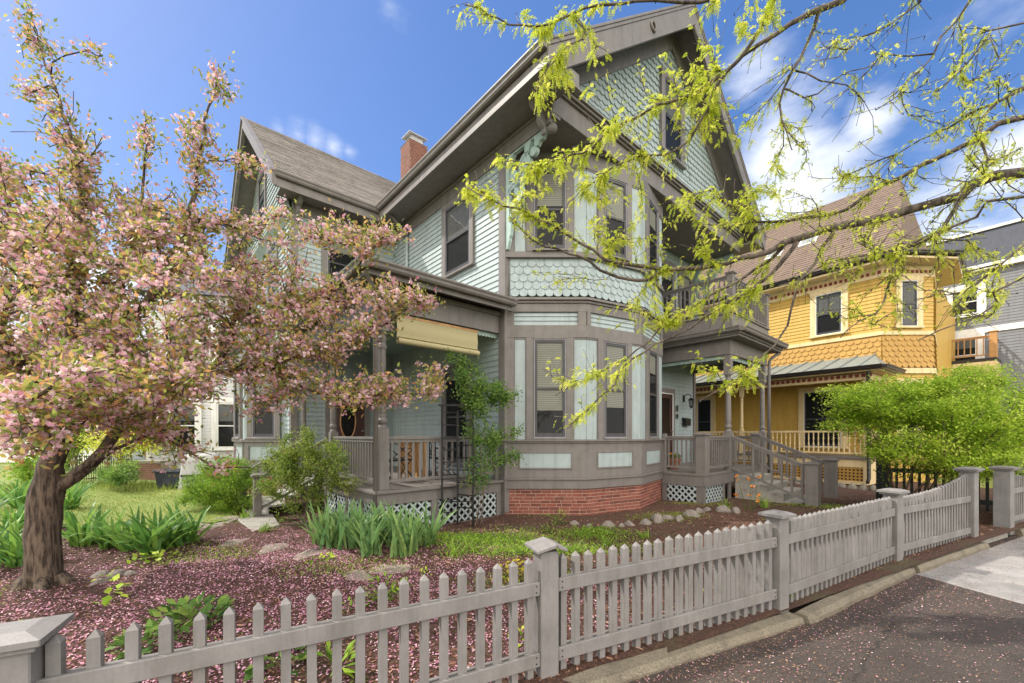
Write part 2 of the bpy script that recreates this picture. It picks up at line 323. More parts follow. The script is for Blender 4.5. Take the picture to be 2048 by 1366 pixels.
# lawn
lawn_poly = [G(-500, 1030), G(-60, 1060), G(180, 1058), G(330, 1068), G(440, 1050), G(520, 1012), G(545, 985), W(520, 940, 16), W(330, 940, 19), W(60, 940, 22), W(-600, 940, 24)]
def inpoly(x, y, P):
    c = False; n = len(P)
    for i in range(n):
        a, b = P[i], P[i - 1]
        if (a.y > y) != (b.y > y) and x < (b.x - a.x) * (y - a.y) / (b.y - a.y) + a.x: c = not c
    return c
mb = MB(); idx = {}; st = .25
for i in range(-90, 5):
    for j in range(20, 100):
        x, y = i * st, j * st
        if inpoly(x + st / 2, y + st / 2, lawn_poly):
            f = []
            for a, b2 in ((0, 0), (1, 0), (1, 1), (0, 1)):
                k = (i + a, j + b2)
                if k not in idx:
                    X, Y = k[0] * st, k[1] * st; idx[k] = len(mb.v); mb.v.append((X + .1 * math.sin(Y * 5 + X), Y + .1 * math.sin(X * 4.1), gz(X, Y) + .025 + .01 * math.sin(X * 1.3 + Y)))
                f.append(idx[k])
            mb.f.append(tuple(f)); mb.m.append(0)
mb.build('lawn', MAT['grass'], smooth=True, kind='structure')
# asphalt walk in front of the fence, concrete slabs, roadway
def flat(name, pts, z, m): return MB().add([(p[0], p[1], z) for p in pts], [tuple(range(len(pts)))]).build(name, m, kind='structure')
flat('pavement', [FP(-14, -.05), FP(-14, -2.6), FP(24, -2.6), FP(24, -.05)], 0.0, MAT['asphalt'])
bA = Vector((4.80, 4.98)); bB = Vector((5.06, 4.0)); bd = (bB - bA).normalized()
slab0 = Vector((4.74, 5.2))
slabs = []
p0s = [FP(7.62 + i * 1.55, -.20) for i in range(9)]
for i in range(8):
    a, b2 = p0s[i], p0s[i + 1]; dv = Vector((.245, -.97, 0)); g = .008
    if i > 0: dv = Vector((FD.y, -FD.x, 0))
    dn = Vector((.245, -.97, 0)) if i == 0 else Vector((FD.y, -FD.x, 0))
    slabs.append([a + Vector((FD.x, FD.y, 0)) * g, b2 - Vector((FD.x, FD.y, 0)) * g, b2 + Vector((FD.y, -FD.x, 0)) * 2.3, a + dn * 2.3])
mb = MB()
for sl_ in slabs: mb.slab([(p.x, p.y, -.05) for p in sl_], (0, 0, .058))
mb.build('sidewalk', MAT['concrete'], kind='structure', bevel=.006)
flat('road', [FP(-60, -2.75), FP(-60, -12), FP(60, -12), FP(60, -2.75)], -.035, MAT['asphalt'])

# ------------------------------------------------------------------ the blue house
HANG = math.atan2(.66, .751)
H = empty('blue_house', 'large pale blue clapboard house with taupe trim, steep shingled gable, bay window and two porches', 'house', (.71, 7.21, 0), HANG)
HC, HS = math.cos(HANG), math.sin(HANG)
def HW(v, u, z=0): return Vector((.71 + v * HC - u * HS, 7.21 + v * HS + u * HC, z))
def seg(p, q):
    p = Vector(p); q = Vector(q); t = (q - p); L = t.length; t = t / L; n = Vector((t.y, -t.x))
    def T(s, d, z): a = p + t * s + n * d; return Vector((a.x, a.y, z))
    return T, L
def sbox(mb, T, s0, s1, d0, d1, z0, z1, m=0): return mb.hexa([T(s0, d1, z0), T(s1, d1, z0), T(s1, d0, z0), T(s0, d0, z0), T(s0, d1, z1), T(s1, d1, z1), T(s1, d0, z1), T(s0, d0, z1)], m)
def clap(mb, T, s0, s1, z0, z1, ex=.115, th=.022, m=0, lim=None):
    z = z0
    while z < z1 - .01:
        zt = min(z + ex, z1); a, b = s0, s1
        if lim: a, b = lim((z + zt) / 2)
        if b - a > .03: mb.hexa([T(a, th, z), T(b, th, z), T(b, 0, z), T(a, 0, z), T(a, .004, zt), T(b, .004, zt), T(b, 0, zt), T(a, 0, zt)], m)
        z += ex
def scal(mb, T, s0, s1, z0, z1, w=.19, ex=.17, th=.014, m=0, lim=None, flare=None):
    """courses of round-ended shingles"""
    k = 0; z = z0
    while z < z1 - .02:
        x = s0 - (w / 2 if k % 2 else 0)
        while x < s1:
            a, b = max(x, s0), min(x + w, s1); cx = x + w / 2; zc = z + ex * .5
            ok = b - a > .02
            if lim: la, lb = lim(zc); ok = ok and cx > la and cx < lb; a, b = max(a, la), min(b, lb); ok = ok and b - a > .02
            if ok:
                r = w / 2; zt = min(z + ex + r * .95, z1); pts = []
                for i in range(9):
                    t = math.pi * (1 + i / 8); px = cx + r * .97 * math.cos(t); pz = z + r * .9 + r * .9 * math.sin(t)
                    px = min(max(px, a), b); pts.append((px, pz))
                f0 = (lambda zz: flare(zz)) if flare else (lambda zz: 0)
                out = random.uniform(0, .003)
                def P(px, pz, base): 
                    fr = max(-.35, (z + ex - pz) / ex); return T(px, f0(pz) + (0 if base else .006 + th * fr + out) + max(0, fr) * th * .5, pz)
                top = [(b, zt), (a, zt)]; al = pts + top
                F = [P(x_, z_, False) for x_, z_ in al]; B = [P(x_, z_, True) for x_, z_ in pts]
                n = len(F); nb = len(B)
                mb.add(F + B, [tuple(range(n))] + [(i, n + i, n + i + 1, i + 1) for i in range(nb - 1)], m)
            x += w
        z += ex; k += 1
def window(par, T, s0, s1, z0, z1, cas=.13, head=.14, sill=.05, blind=None, split=.5, label=None, mats=('trim', 'storm', 'sash'), d0=.036, muntin=0, bmat='blind', apron=0, name='window'):
    mb = MB(); c = d0 + .035
    sbox(mb, T, s0 - cas, s0, 0, c, z0 - .0, z1); sbox(mb, T, s1, s1 + cas, 0, c, z0, z1)
    sbox(mb, T, s0 - cas, s1 + cas, 0, c + .006, z1, z1 + head); 
    if sill: sbox(mb, T, s0 - cas - .02, s1 + cas + .02, 0, c + .035, z0 - sill, z0); 
    if apron: sbox(mb, T, s0 - cas, s1 + cas, 0, c - .004, z0 - sill - apron, z0 - sill)
    w = mb.build(name, MAT[mats[0]], par, bevel=.005, label=label)
    mb = MB(); r = .022
    for a, b, e, f in ((s0, s0 + r, z0, z1), (s1 - r, s1, z0, z1), (s0 + r, s1 - r, z1 - r, z1), (s0 + r, s1 - r, z0, z0 + r)): sbox(mb, T, a, b, d0 - .015, d0 + .026, e, f, 0)
    zs = z0 + (z1 - z0) * split; k = .045
    for a, b, e, f, dd in ((s0 + r, s0 + r + k, z0 + r, z1 - r, .018), (s1 - r - k, s1 - r, z0 + r, z1 - r, .018), (s0 + r + k, s1 - r - k, z1 - r - k, z1 - r, .018), (s0 + r + k, s1 - r - k, z0 + r, z0 + r + k * 1.7, .016), (s0 + r + k, s1 - r - k, zs - .02, zs + .022, .02)):
        sbox(mb, T, a, b, d0 - .012, d0 + dd, e, f, 1)
    for i in range(muntin): x = s0 + (s1 - s0) * (i + 1) / (muntin + 1); sbox(mb, T, x - .01, x + .01, d0 - .012, d0 + .014, zs + .022, z1 - r - k, 1)
    mb.build('sash', [MAT[mats[1]], MAT[mats[2]]], w)
    mb = MB(); mb.add([T(s0 + r, d0 + .004, z0 + r), T(s1 - r, d0 + .004, z0 + r), T(s1 - r, d0 + .004, z1 - r), T(s0 + r, d0 + .004, z1 - r)], [(0, 1, 2, 3)]).build('pane', MAT['glass'], w)
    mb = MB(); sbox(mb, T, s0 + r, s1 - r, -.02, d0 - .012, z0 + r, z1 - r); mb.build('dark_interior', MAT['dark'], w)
    if blind is not None:
        zb = z1 - (z1 - z0) * blind; mb = MB(); sbox(mb, T, s0 + r + .02, s1 - r - .02, d0 - .012, d0 - .006, zb, z1 - r); mb.build('blind', MAT[bmat], w)
    return w
def rail(par, p, q, z0, z1, n, zq0=None, zq1=None, m='trim', bw=.035, name='railing', topw=.075, toph=.045):
    """balustrade from p to q; z0 and z1 bottom and top rail heights; at q they may differ (stairs)"""
    zq0 = z0 if zq0 is None else zq0; zq1 = z1 if zq1 is None else zq1; mb = MB(); p = Vector(p); q = Vector(q)
    mb.bar((p.x, p.y, z1), (q.x, q.y, zq1), topw, toph); mb.bar((p.x, p.y, z1 - .05), (q.x, q.y, zq1 - .05), .04, .05)
    mb.bar((p.x, p.y, z0), (q.x, q.y, zq0), .05, .05)
    for i in range(n):
        t = (i + .5) / n; a = p.lerp(q, t); za = z0 + (zq0 - z0) * t; zb = z1 + (zq1 - z1) * t
        mb.box(a.x - bw / 2, a.x + bw / 2, a.y - bw / 2, a.y + bw / 2, za + .02, zb - .06)
    return mb.build(name, MAT[m], par, bevel=.003)
def lattice(par, T, s0, s1, z0, z1, m='lattice', pitch=.15, w=.036, name='lattice_panel', square=False):
    mb = MB()
    def strip(a, b, d):
        mb.bar(T(a[0], d, a[1]), T(b[0], d, b[1]), w, .008, up=T(0, 1, 0) - T(0, 0, 0))
    if square:
        x = s0
        while x < s1: strip((x, z0), (x, z1), .012); x += pitch
        z = z0
        while z < z1: strip((s0, z), (s1, z), .022); z += pitch
    else:
        hgt = z1 - z0; x = s0 - hgt
        while x < s1:
            for sg, d in ((1, .012), (-1, .022)):
                a = [x, z0]; b = [x + hgt, z1]
                lo = max(s0, a[0]); hi = min(s1, b[0])
                if hi > lo:
                    za, zb = z0 + (lo - x), z0 + (hi - x)
                    if sg < 0: za, zb = z1 - (lo - x), z1 - (hi - x)
                    strip((lo, za), (hi, zb), d)
            x += pitch
    o = mb.build(name, MAT[m], par)
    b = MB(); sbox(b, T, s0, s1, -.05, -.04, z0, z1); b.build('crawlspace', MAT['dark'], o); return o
def column(par, x, y, z0, z1, base=.55, top=.45, w=.15, m='trim', name='column'):
    """porch post: square foot and head, turned round shaft"""
    mb = MB(); h = w / 2; mb.box(x - h, x + h, y - h, y + h, z0, z0 + base); mb.box(x - h, x + h, y - h, y + h, z1 - top, z1)
    a = z0 + base; b = z1 - top; r = h * .82
    pf = [(a, h), (a + .03, h * .9), (a + .06, h * .7), (a + .09, h * .95), (a + .13, h * 1.0), (a + .17, h * .75), (a + .20, r * .92), (a + .24, r * .92), (a + .27, r), ]
    pf += [(b - .30, r * .86), (b - .27, r * .98), (b - .22, r), (b - .19, r * .8), (b - .15, r * .98), (b - .11, r * 1.05), (b - .07, r * .78), (b - .03, r * .98), (b, h)]
    mb.lathe(x, y, pf, 16); return mb.build(name, MAT[m], par, bevel=.006)
def newel(par, x, y, z0, z1, w=.2, m='trim', name='newel_post'):
    mb = MB(); h = w / 2; mb.box(x - h, x + h, y - h, y + h, z0, z1 - .075); mb.box(x - h - .015, x + h + .015, y - h - .015, y + h + .015, z1 - .075, z1 - .055); mb.box(x - h - .035, x + h + .035, y - h - .035, y + h + .035, z1 - .055, z1 - .02)
    k = h + .03; mb.add([(x - k, y - k, z1 - .02), (x + k, y - k, z1 - .02), (x + k, y + k, z1 - .02), (x - k, y + k, z1 - .02), (x, y, z1 + .01)], [(0, 1, 4), (1, 2, 4), (2, 3, 4), (3, 0, 4)])
    return mb.build(name, MAT[m], par, bevel=.004)
def scalvalance(par, p, q, z0, z1, m='bracket', w=.075):
    T, L = seg(p, q); mb = MB(); n = int(L / w); w = L / n
    for i in range(n):
        s = i * w; pts = [T(s, 0, z1)] + [T(s + w * (.5 - .5 * math.cos(math.pi * k / 6)), 0, z0 + .035 - .035 * math.sin(math.pi * k / 6)) for k in range(7)] + [T(s + w, 0, z1)]
        mb.slab(pts, (T(0, .015, 0) - T(0, 0, 0)))
    return mb.build('scalloped_valance', MAT[m], par)

BP = [(0, 1.317), (1.228, .239), (2.647, -.098), (4.149, .241), (5.3, 1.35)]      # plan of the bay
core = BP + [(8.3, 1.35), (8.3, 13.2), (-2.65, 13.2), (-2.65, 6.3), (0, 6.3)]
mb = MB(); mb.prism(core, .0, 7.6); mb.build('wall', MAT['aqua'], H)
gcore = MB(); gcore.box(0, 8.3, 0, 1.30, 7.3, 7.74)
gcore.slab([(0, 0, 7.74), (8.3, 0, 7.74), (8.3, 0, 8.1), (4.15, 0, 11.4), (0, 0, 8.1)], (0, 11, 0)); gcore.build('gable_wall', MAT['trim'], H)

# ---- foundation bricks
def bricks(par, T, s0, s1, z0, z1, m='brick', name='brick_foundation', bw=.205, bh=.066, g=.010, d=.010):
    mb = MB(); sbox(mb, T, s0, s1, 0, .006, z0, z1, 1); z = z0; k = 0
    while z < z1 - .01:
        x = s0 - (bw / 2 if k % 2 else 0) + random.uniform(-.03, .03)
        while x < s1:
            l = bw if random.random() > .18 else bw / 2; a, b = max(x, s0), min(x + l - g, s1)
            if b - a > .015: sbox(mb, T, a, b, 0, d + random.uniform(-.0015, .003), z + random.uniform(0, .003), min(z + bh - g, z1) + random.uniform(-.002, .002), random.choice((0, 0, 2, 3) if m == 'brick' else (0, 0, 0)))
            x += l
        z += bh; k += 1
    return mb.build(name, [MAT[m], MAT['mortar'], MAT['brick_b'], MAT['brick_c']], par)
for i in range(4):
    T, L = seg(BP[i], BP[i + 1]); bricks(H, T, 0, L, .0, .62)
# ---- bay: base board, panels, windows, belts
MIT = .02
def ring(name, d, z0, z1, pts=BP, m='trim', bev=.006):
    """moulding running round the bay with mitred corners"""
    mb = MB(); P = [Vector(p) for p in pts]; n = len(P); out = []
    for i in range(n):
        ns = []
        if i > 0: t = (P[i] - P[i - 1]).normalized(); ns.append(Vector((t.y, -t.x)))
        if i < n - 1: t = (P[i + 1] - P[i]).normalized(); ns.append(Vector((t.y, -t.x)))
        a = ns[0] if len(ns) == 1 else (ns[0] + ns[1]) / (1 + ns[0].dot(ns[1])); out.append(P[i] + a * d)
    for i in range(n - 1):
        a, b, c, e = P[i], P[i + 1], out[i + 1], out[i]
        mb.hexa([(e.x, e.y, z0), (c.x, c.y, z0), (b.x, b.y, z0), (a.x, a.y, z0), (e.x, e.y, z1), (c.x, c.y, z1), (b.x, b.y, z1), (a.x, a.y, z1)])
    return mb.build(name, MAT[m], H, bevel=bev)
ring('base_board', .055, .62, .80); ring('base_ledge', .085, .80, .835); ring('apron_board', .045, .835, 1.52)
ring('sill_moulding', .065, 1.52, 1.56); ring('sill_moulding', .10, 1.56, 1.60)
ring('head_board', .045, 3.62, 3.87); ring('frieze_board', .045, 4.13, 4.30); ring('belt_moulding', .075, 4.30, 4.35); ring('belt_moulding', .12, 4.35, 4.40)
ring('upper_sill', .08, 5.20, 5.25); ring('upper_sill', .05, 5.25, 5.33); ring('upper_frieze', .045, 6.98, 7.3)
WX = [(.59, 1.23), (.42, 1.03), (.44, 1.06), (.42, 1.03)]
def band_fill(i, z0, z1, kind):
    T, L = seg(BP[i], BP[i + 1]); a = .20 if i == 0 else .0; b = L
    mb = MB()
    if kind == 'panel':
        s0, s1 = WX[i]
        sbox(mb, T, 0, a, 0, .045, z0, z1, 0) if a else None
        cas = .15
        sbox(mb, T, s0 - cas, s0, 0, .055, z0, z1, 0); sbox(mb, T, s1, s1 + cas, 0, .055, z0, z1, 0)
        for x0, x1 in ((a, s0 - cas), (s1 + cas, b)):
            if x1 - x0 > .02: sbox(mb, T, x0, x1, 0, .02, z0, z1, 1); sbox(mb, T, x0, x1, .02, .034, z1 - .03, z1, 0)
            if x1 - x0 > .1:
                e0 = x0 if x0 > .01 else None; e1 = x1 if x1 < L - .01 else None
                if e0 is not None: sbox(mb, T, e0, e0 + .018, .02, .034, z0, z1 - .03, 0)
                if e1 is not None: sbox(mb, T, e1 - .018, e1, .02, .034, z0, z1 - .03, 0)
        mb.build('bay_panel', [MAT['trim'], MAT['aqua']], H, bevel=.004)
        window(H, T, s0, s1, z0 + .03, z1 - .03, cas=.004, head=.03, sill=.03, blind=(.72, .68, .25, .5)[i] if z0 < 3 else (.45, .5, .3, .5)[i], d0=.036)
for i in range(4):
    band_fill(i, 1.60, 3.62, 'panel'); band_fill(i, 5.33, 6.98, 'panel')
    T, L = seg(BP[i], BP[i + 1]); mb = MB(); a = .2 if i == 0 else .10
    clap(mb, T, 0, L, 3.87, 4.13, .09); mb.build('siding', MAT['aqua'], H)
    mb = MB(); sbox(mb, T, -.0 if i == 0 else .0, a if i == 0 else .09, 0, .044, 3.87, 4.13); mb.build('corner_board', MAT['trim'], H); mb = MB(); sbox(mb, T, L - .17, L, 0, .044, 3.87, 4.13); mb.build('corner_board', MAT['trim'], H)
    # inset apron panel
    mb = MB(); s0, s1 = (.32, 1.33) if i == 0 else (.27, L - .27); z0, z1 = 1.04, 1.33
    if i in (0, 1): s1 = min(s1, L - .28)
    sbox(mb, T, s0, s1, .03, .048, z0, z1, 1)
    for x0, x1, y0, y1 in ((s0 - .03, s0, z0 - .03, z1 + .03), (s1, s1 + .03, z0 - .03, z1 + .03), (s0, s1, z0 - .03, z0), (s0, s1, z1, z1 + .03)): sbox(mb, T, x0, x1, .03, .062, y0, y1, 0)
    mb.build('apron_panel', [MAT['trim'], MAT['aqua']], H, bevel=.003)
    mb = MB(); fl = lambda z: .10 * ((5.2 - z) / .8) ** 2
    scal(mb, T, -.02 if i else .13, L + .02, 4.41, 5.2, .17, .155, flare=fl); mb.build('skirt_shingles', MAT['aqua2'], H)
# corner board of the main corner (left wall / bay)
mb = MB(); mb.box(-.045, .0, 1.317 - .03, 1.317 + .12, .15, 7.2); mb.box(-.045, .10, 1.317 - .075, 1.317 - .03, .15, 7.2); mb.build('corner_board', MAT['trim'], H, bevel=.004)
# ---- left wall
T, L = seg((0, 6.3), (0, 1.317)); mb = MB(); clap(mb, T, 0, L - .12, .8, 7.3); mb.build('siding', MAT['aqua'], H)
window(H, T, 6.3 - 3.42, 6.3 - 2.41, 5.42, 7.0, blind=.5, bmat='curtain', head=.13, apron=.0)
window(H, T, 6.3 - 3.42, 6.3 - 2.50, 1.05, 3.15, blind=.1)
mb = MB(); sbox(mb, T, 0, L + 1.31, 0, .05, 7.16, 7.52); sbox(mb, T, 0, L + 1.31, .05, .09, 7.40, 7.44); mb.build('frieze_board', MAT['trim'], H)
# ---- wing front wall
T, L = seg((-2.65, 6.3), (0, 6.3)); mb = MB(); clap(mb, T, .12, L, .1, 7.3); mb.build('siding', MAT['aqua'], H)
mb = MB(); sbox(mb, T, -.03, .12, 0, .045, .1, 7.2); mb.box(-2.695, -2.65, 6.26, 6.42, .1, 7.2); mb.build('corner_board', MAT['trim'], H)
window(H, T, .80, 1.88, 5.42, 7.0, blind=.3)
mb = MB(); sbox(mb, T, 0, L, 0, .05, 7.16, 7.52); sbox(mb, T, 0, L, .05, .09, 7.40, 7.44); mb.build('frieze_board', MAT['trim'], H)
def door(par, T, s0, s1, z0, z1, oval=True, glassdoor=False):
    mb = MB(); sbox(mb, T, s0 - .13, s0, 0, .06, z0, z1 + .14); sbox(mb, T, s1, s1 + .13, 0, .06, z0, z1 + .14); sbox(mb, T, s0, s1, 0, .065, z1, z1 + .14); fr = mb.build('door_frame', MAT['trim'], par)
    mb = MB(); sbox(mb, T, s0, s1, 0, .03, z0, z1)
    for a, b in ((z0 + .12, z0 + .6),): sbox(mb, T, s0 + .12, s1 - .12, .03, .04, a, b)
    d = mb.build('door', MAT['stain'], par, bevel=.004)
    cx = (s0 + s1) / 2; cz = z0 + 1.25
    if oval:
        pts = [T(cx + .2 * math.cos(2 * math.pi * i / 24), .032, cz + .45 * math.sin(2 * math.pi * i / 24)) for i in range(24)]
        MB().slab(pts, T(0, .004, 0) - T(0, 0, 0)).build('pane', MAT['glass'], d)
        MB().tube(pts + pts[:1], .018, 6).build('oval_moulding', MAT['wood'], d)
    else:
        mb = MB(); sbox(mb, T, s0 + .14, s1 - .14, .032, .036, z0 + .8, z1 - .15); mb.build('pane', MAT['glass'], d)
    mb = MB(); c = T(s1 - .07, .05, z0 + 1.0); mb.tube([T(s1 - .07, .03, z0 + 1.0), T(s1 - .07, .09, z0 + 1.0)], .022, 8); mb.build('handle', MAT['storm'], d)
    if glassdoor:
        mb = MB()
        for a, b, e, f in ((s0, s0 + .03, z0, z1), (s1 - .03, s1, z0, z1), (s0 + .03, s1 - .03, z1 - .03, z1), (s0 + .03, s1 - .03, z0, z0 + .06)): sbox(mb, T, a, b, .055, .075, e, f)
        mb.build('storm_door_frame', MAT['white'], d)
    return d
door(H, T, 2.65 - 1.75, 2.65 - .85, .8, 2.95)
# ---- wall under the balcony (front door) and balcony wall
T, L = seg((5.3, 1.35), (8.3, 1.35)); mb = MB(); clap(mb, T, 0, L - .1, .8, 7.3); mb.build('siding', MAT['aqua'], H)
mb = MB(); sbox(mb, T, L - .1, L + .045, 0, .045, .1, 7.3); mb.box(8.3, 8.345, 1.35, 1.5, .1, 7.3); mb.build('corner_board', MAT['trim'], H)
door(H, T, .62, 1.48, .8, 2.95, oval=False, glassdoor=True)
window(H, T, .6, 1.5, 4.85, 6.8, blind=.2); window(H, T, 2.0, 2.7, 5.3, 6.8, blind=.3)
# mailbox and house numbers board, lantern
mb = MB(); sbox(mb, T, 2.15, 2.50, .02, .14, 1.98, 2.16); mb.slab([T(2.14, .02, 2.16), T(2.14, .16, 2.16), T(2.14, .13, 2.21), T(2.14, .02, 2.24)], T(.37, 0, 0) - T(0, 0, 0)); mb.build('mailbox', MAT['black'], H)
mb = MB(); sbox(mb, T, 1.70, 1.78, .06, .08, 2.42, 2.6); sbox(mb, T, 1.70, 1.78, .06, .08, 2.2, 2.34); mb.build('number_plaque', MAT['black'], H)
mb = MB(); sbox(mb, T, 2.2, 2.28, .02, .05, 2.75, 2.95)
arc = [T(2.24, .05 + .11 * (1 - math.cos(a)), 2.88 + .10 * math.sin(a)) for a in [i * math.pi / 8 for i in range(9)]]; mb.tube(arc, .012, 6)
c = T(2.24, .27, 0); mb.lathe(c.x, c.y, [(2.86, .02), (2.84, .05), (2.79, .10), (2.78, .085)], 8); mb.lathe(c.x, c.y, [(2.55, .012), (2.52, .02), (2.57, .045), (2.59, .045)], 8)
for i in range(6): a = i * math.pi / 3; mb.bar((c.x + .05 * math.cos(a), c.y + .05 * math.sin(a), 2.58), (c.x + .085 * math.cos(a), c.y + .085 * math.sin(a), 2.79), .008, .008)
lan = mb.build('wall_lantern', MAT['black'], H); mb = MB(); mb.lathe(c.x, c.y, [(2.58, .045), (2.785, .078)], 12); mb.build('lamp_glass', MAT['glass'], lan, smooth=True)

# ---- gable
GZ = 7.78; SL = .81; PK = 4.15
def ztop(v): return 11.70 - SL * abs(v - PK)
T, L = seg((0, 0), (8.3, 0))
mb = MB(); lim = lambda z: (max(.02, PK - (11.30 - z) / SL), min(8.28, PK + (11.30 - z) / SL))
scal(mb, T, 0, 8.3, 7.80, 11.3, .165, .15, th=.02, lim=lim, flare=lambda z: .14 * max(0, (8.2 - z) / .4) ** 2 if z < 8.2 else 0); mb.build('gable_shingles', MAT['aqua2'], H)
mb = MB(); mb.box(-.06, 8.36, -.06, 0, 7.3, 7.66); mb.box(-.06, 0, 0, 1.4, 7.3, 7.5); mb.build('gable_belt_board', MAT['trim'], H, bevel=.006)
mb = MB(); mb.box(-.14, 8.44, -.16, 0, 7.70, 7.75); mb.box(-.10, 8.40, -.11, 0, 7.66, 7.70); mb.box(-.10, 8.40, -.20, 0, 7.75, 7.785); mb.build('gable_belt_moulding', MAT['trim'], H, bevel=.006)
window(H, T, PK - .42, PK + .42, 8.35, 10.1, blind=.45, bmat='curtain', d0=.06, cas=.14)
# roof planes
def roofslab(name, pts, th, mtop, msof):
    mb = MB(); n = len(pts); pts = [Vector(p) for p in pts]; nn = (pts[1] - pts[0]).cross(pts[2] - pts[0]).normalized()
    if nn.z < 0: nn = -nn
    lo = [p - nn * th for p in pts]; mb.add(pts, [tuple(range(n))], 0); mb.add(lo, [tuple(range(n))[::-1]], 1)
    for i in range(n): j = (i + 1) % n; mb.add([pts[i], pts[j], lo[j], lo[i]], [(0, 3, 2, 1)], 1)
    return mb.build(name, [MAT[mtop], MAT[msof]], H)
RL = roofslab('roof', [(-.69, -.54, GZ), (PK, -.54, 11.70), (PK, 13.5, 11.70), (-.69, 13.5, GZ)], .16, 'roof', 'trim')
RR = roofslab('roof', [(PK, -.54, 11.70), (8.99, -.54, GZ), (8.99, 13.5, GZ), (PK, 13.5, 11.70)], .16, 'roof', 'trim')
# rake boards: crown, wide board, frieze on the wall
def rake(sgn):
    e = -.69 if sgn > 0 else 8.99; mb = MB()
    def strip(u0, u1, za, zb, ve=e, m=0):
        a = Vector((ve, u0, ztop(ve) + za)); b = Vector((PK, u0, ztop(PK) + za)); 
        mb.hexa([(ve, u0, ztop(ve) + za), (PK, u0, 11.70 + za), (PK, u1, 11.70 + za), (ve, u1, ztop(ve) + za), (ve, u0, ztop(ve) + zb), (PK, u0, 11.70 + zb), (PK, u1, 11.70 + zb), (ve, u1, ztop(ve) + zb)], m)
    strip(-.60, -.52, -.02, .035); strip(-.585, -.52, -.09, -.02); strip(-.57, -.51, -.50, -.09); strip(-.59, -.52, -.54, -.50)
    o = mb.build('rake_board', MAT['trim'], H, bevel=.005)
    mb = MB(); ve = 0.0 if sgn > 0 else 8.3
    strip(-.07, -.0, -.72, -.34, ve); strip(-.10, -.0, -.42, -.36, ve); mb.build('rake_frieze', MAT['trim'], H, bevel=.005)
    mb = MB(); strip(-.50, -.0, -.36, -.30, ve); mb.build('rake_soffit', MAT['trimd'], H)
rake(1); rake(-1)
mb = MB(); cx, cz = 2.35, ztop(2.35) - .29; pts = [Vector((cx + .085 * math.cos(a), -.59, cz + .085 * math.sin(a))) for a in [i * math.pi / 8 for i in range(17)]]; mb.tube(pts, .022, 6); mb.build('rosette', MAT['trim'], H)
# eaves: gutter, fascia, soffit (left) and right
def gutter(par, pts, name='gutter', m='trim', w=.12, h=.12):
    mb = MB(); pts = [Vector(p) for p in pts]
    for a, b in zip(pts[:-1], pts[1:]):
        d = (b - a).normalized(); s = Vector((d.y, -d.x, 0)); up = Vector((0, 0, 1))
        prof = [(0, 0), (w * .55, 0), (w * .75, h * .25), (w * .8, h * .55), (w, h * .8), (w, h), (w - .012, h), (w - .012, h * .85), (.012, h * .85), (.012, h), (0, h)]
        n = len(prof); A = [a + s * x + up * (y - h) for x, y in prof]; B = [b + s * x + up * (y - h) for x, y in prof]
        mb.add(A + B, [(i, (i + 1) % n, n + (i + 1) % n, n + i) for i in range(n)] + [tuple(range(n))[::-1], tuple(range(n, 2 * n))])
    return mb.build(name, MAT[m], par)
gutter(H, [(-.69, 5.72, GZ), (-.69, -.54, GZ)]); gutter(H, [(-3.15, 5.72, 7.74), (-.69, 5.72, 7.74)])
mb = MB(); mb.box(-.69, -.64, -.54, 5.72, 7.44, 7.64); mb.box(-.64, 0.0, -.0, 5.72, 7.50, 7.53); mb.box(-.64, -.0, -.54, -.0, 7.50, 7.53)
mb.build('eave_soffit', MAT['trim'], H); mb = MB(); mb.box(-3.15, -.64, 5.72, 5.77, 7.42, 7.62); mb.box(-3.0, 0.0, 5.77, 6.3, 7.50, 7.53); mb.build('eave_soffit', MAT['trim'], H)
mb = MB(); mb.box(8.3, 8.99, -.54, 5, 7.48, 7.52); mb.box(8.94, 8.99, -.54, 5, 7.52, 7.66); mb.build('eave_soffit', MAT['trim'], H)
mb = MB(); mb.box(-.64, .05, -.56, -.50, 7.40, 7.66); mb.box(-.75, .10, -.60, -.50, 7.36, 7.40); mb.box(8.25, 8.99, -.56, -.5, 7.40, 7.66); mb.build('eave_return', MAT['trim'], H, bevel=.005)
# wing roof with real courses
def zwing(u): return 7.74 + .88 * (u - 5.72)
mb = MB(); e = .145; un = Vector((0, 1, .88)).normalized(); nn = Vector((0, -.88, 1)).normalized(); u = 5.70; Lr = math.hypot(1, .88)
while u < 9.68:
    du = e / Lr; vv = -3.2; v1 = min(3.5, -.69 + (zwing(u) - GZ) / SL)
    while vv < v1:
        w_ = random.uniform(.5, 1.3); b_ = min(vv + w_, v1); t1 = .016 + random.uniform(0, .008)
        p0 = Vector((vv, u, zwing(u))); p1 = Vector((b_, u, zwing(u))); q1 = Vector((b_, u + du * 1.1, zwing(u + du * 1.1))); q0 = Vector((vv, u + du * 1.1, zwing(u + du * 1.1)))
        mb.hexa([p0, p1, q1, q0, p0 + nn * t1, p1 + nn * t1, q1 + nn * .003, q0 + nn * .003]); vv = b_
    u += du
mb.build('wing_roof', MAT['roof'], H)
mb = MB(); mb.slab([(-3.15, 5.72, 7.60), (-.70, 5.72, 7.60), (3.4, 9.68, 11.08), (-3.15, 9.68, 11.08)], (0, 0, .13)); mb.slab([(-3.15, 9.68, 11.08), (3.4, 9.68, 11.08), (3.4, 13.6, 7.6), (-3.15, 13.6, 7.60)], (0, 0, .13)); mb.build('wing_roof_deck', MAT['trim'], H)
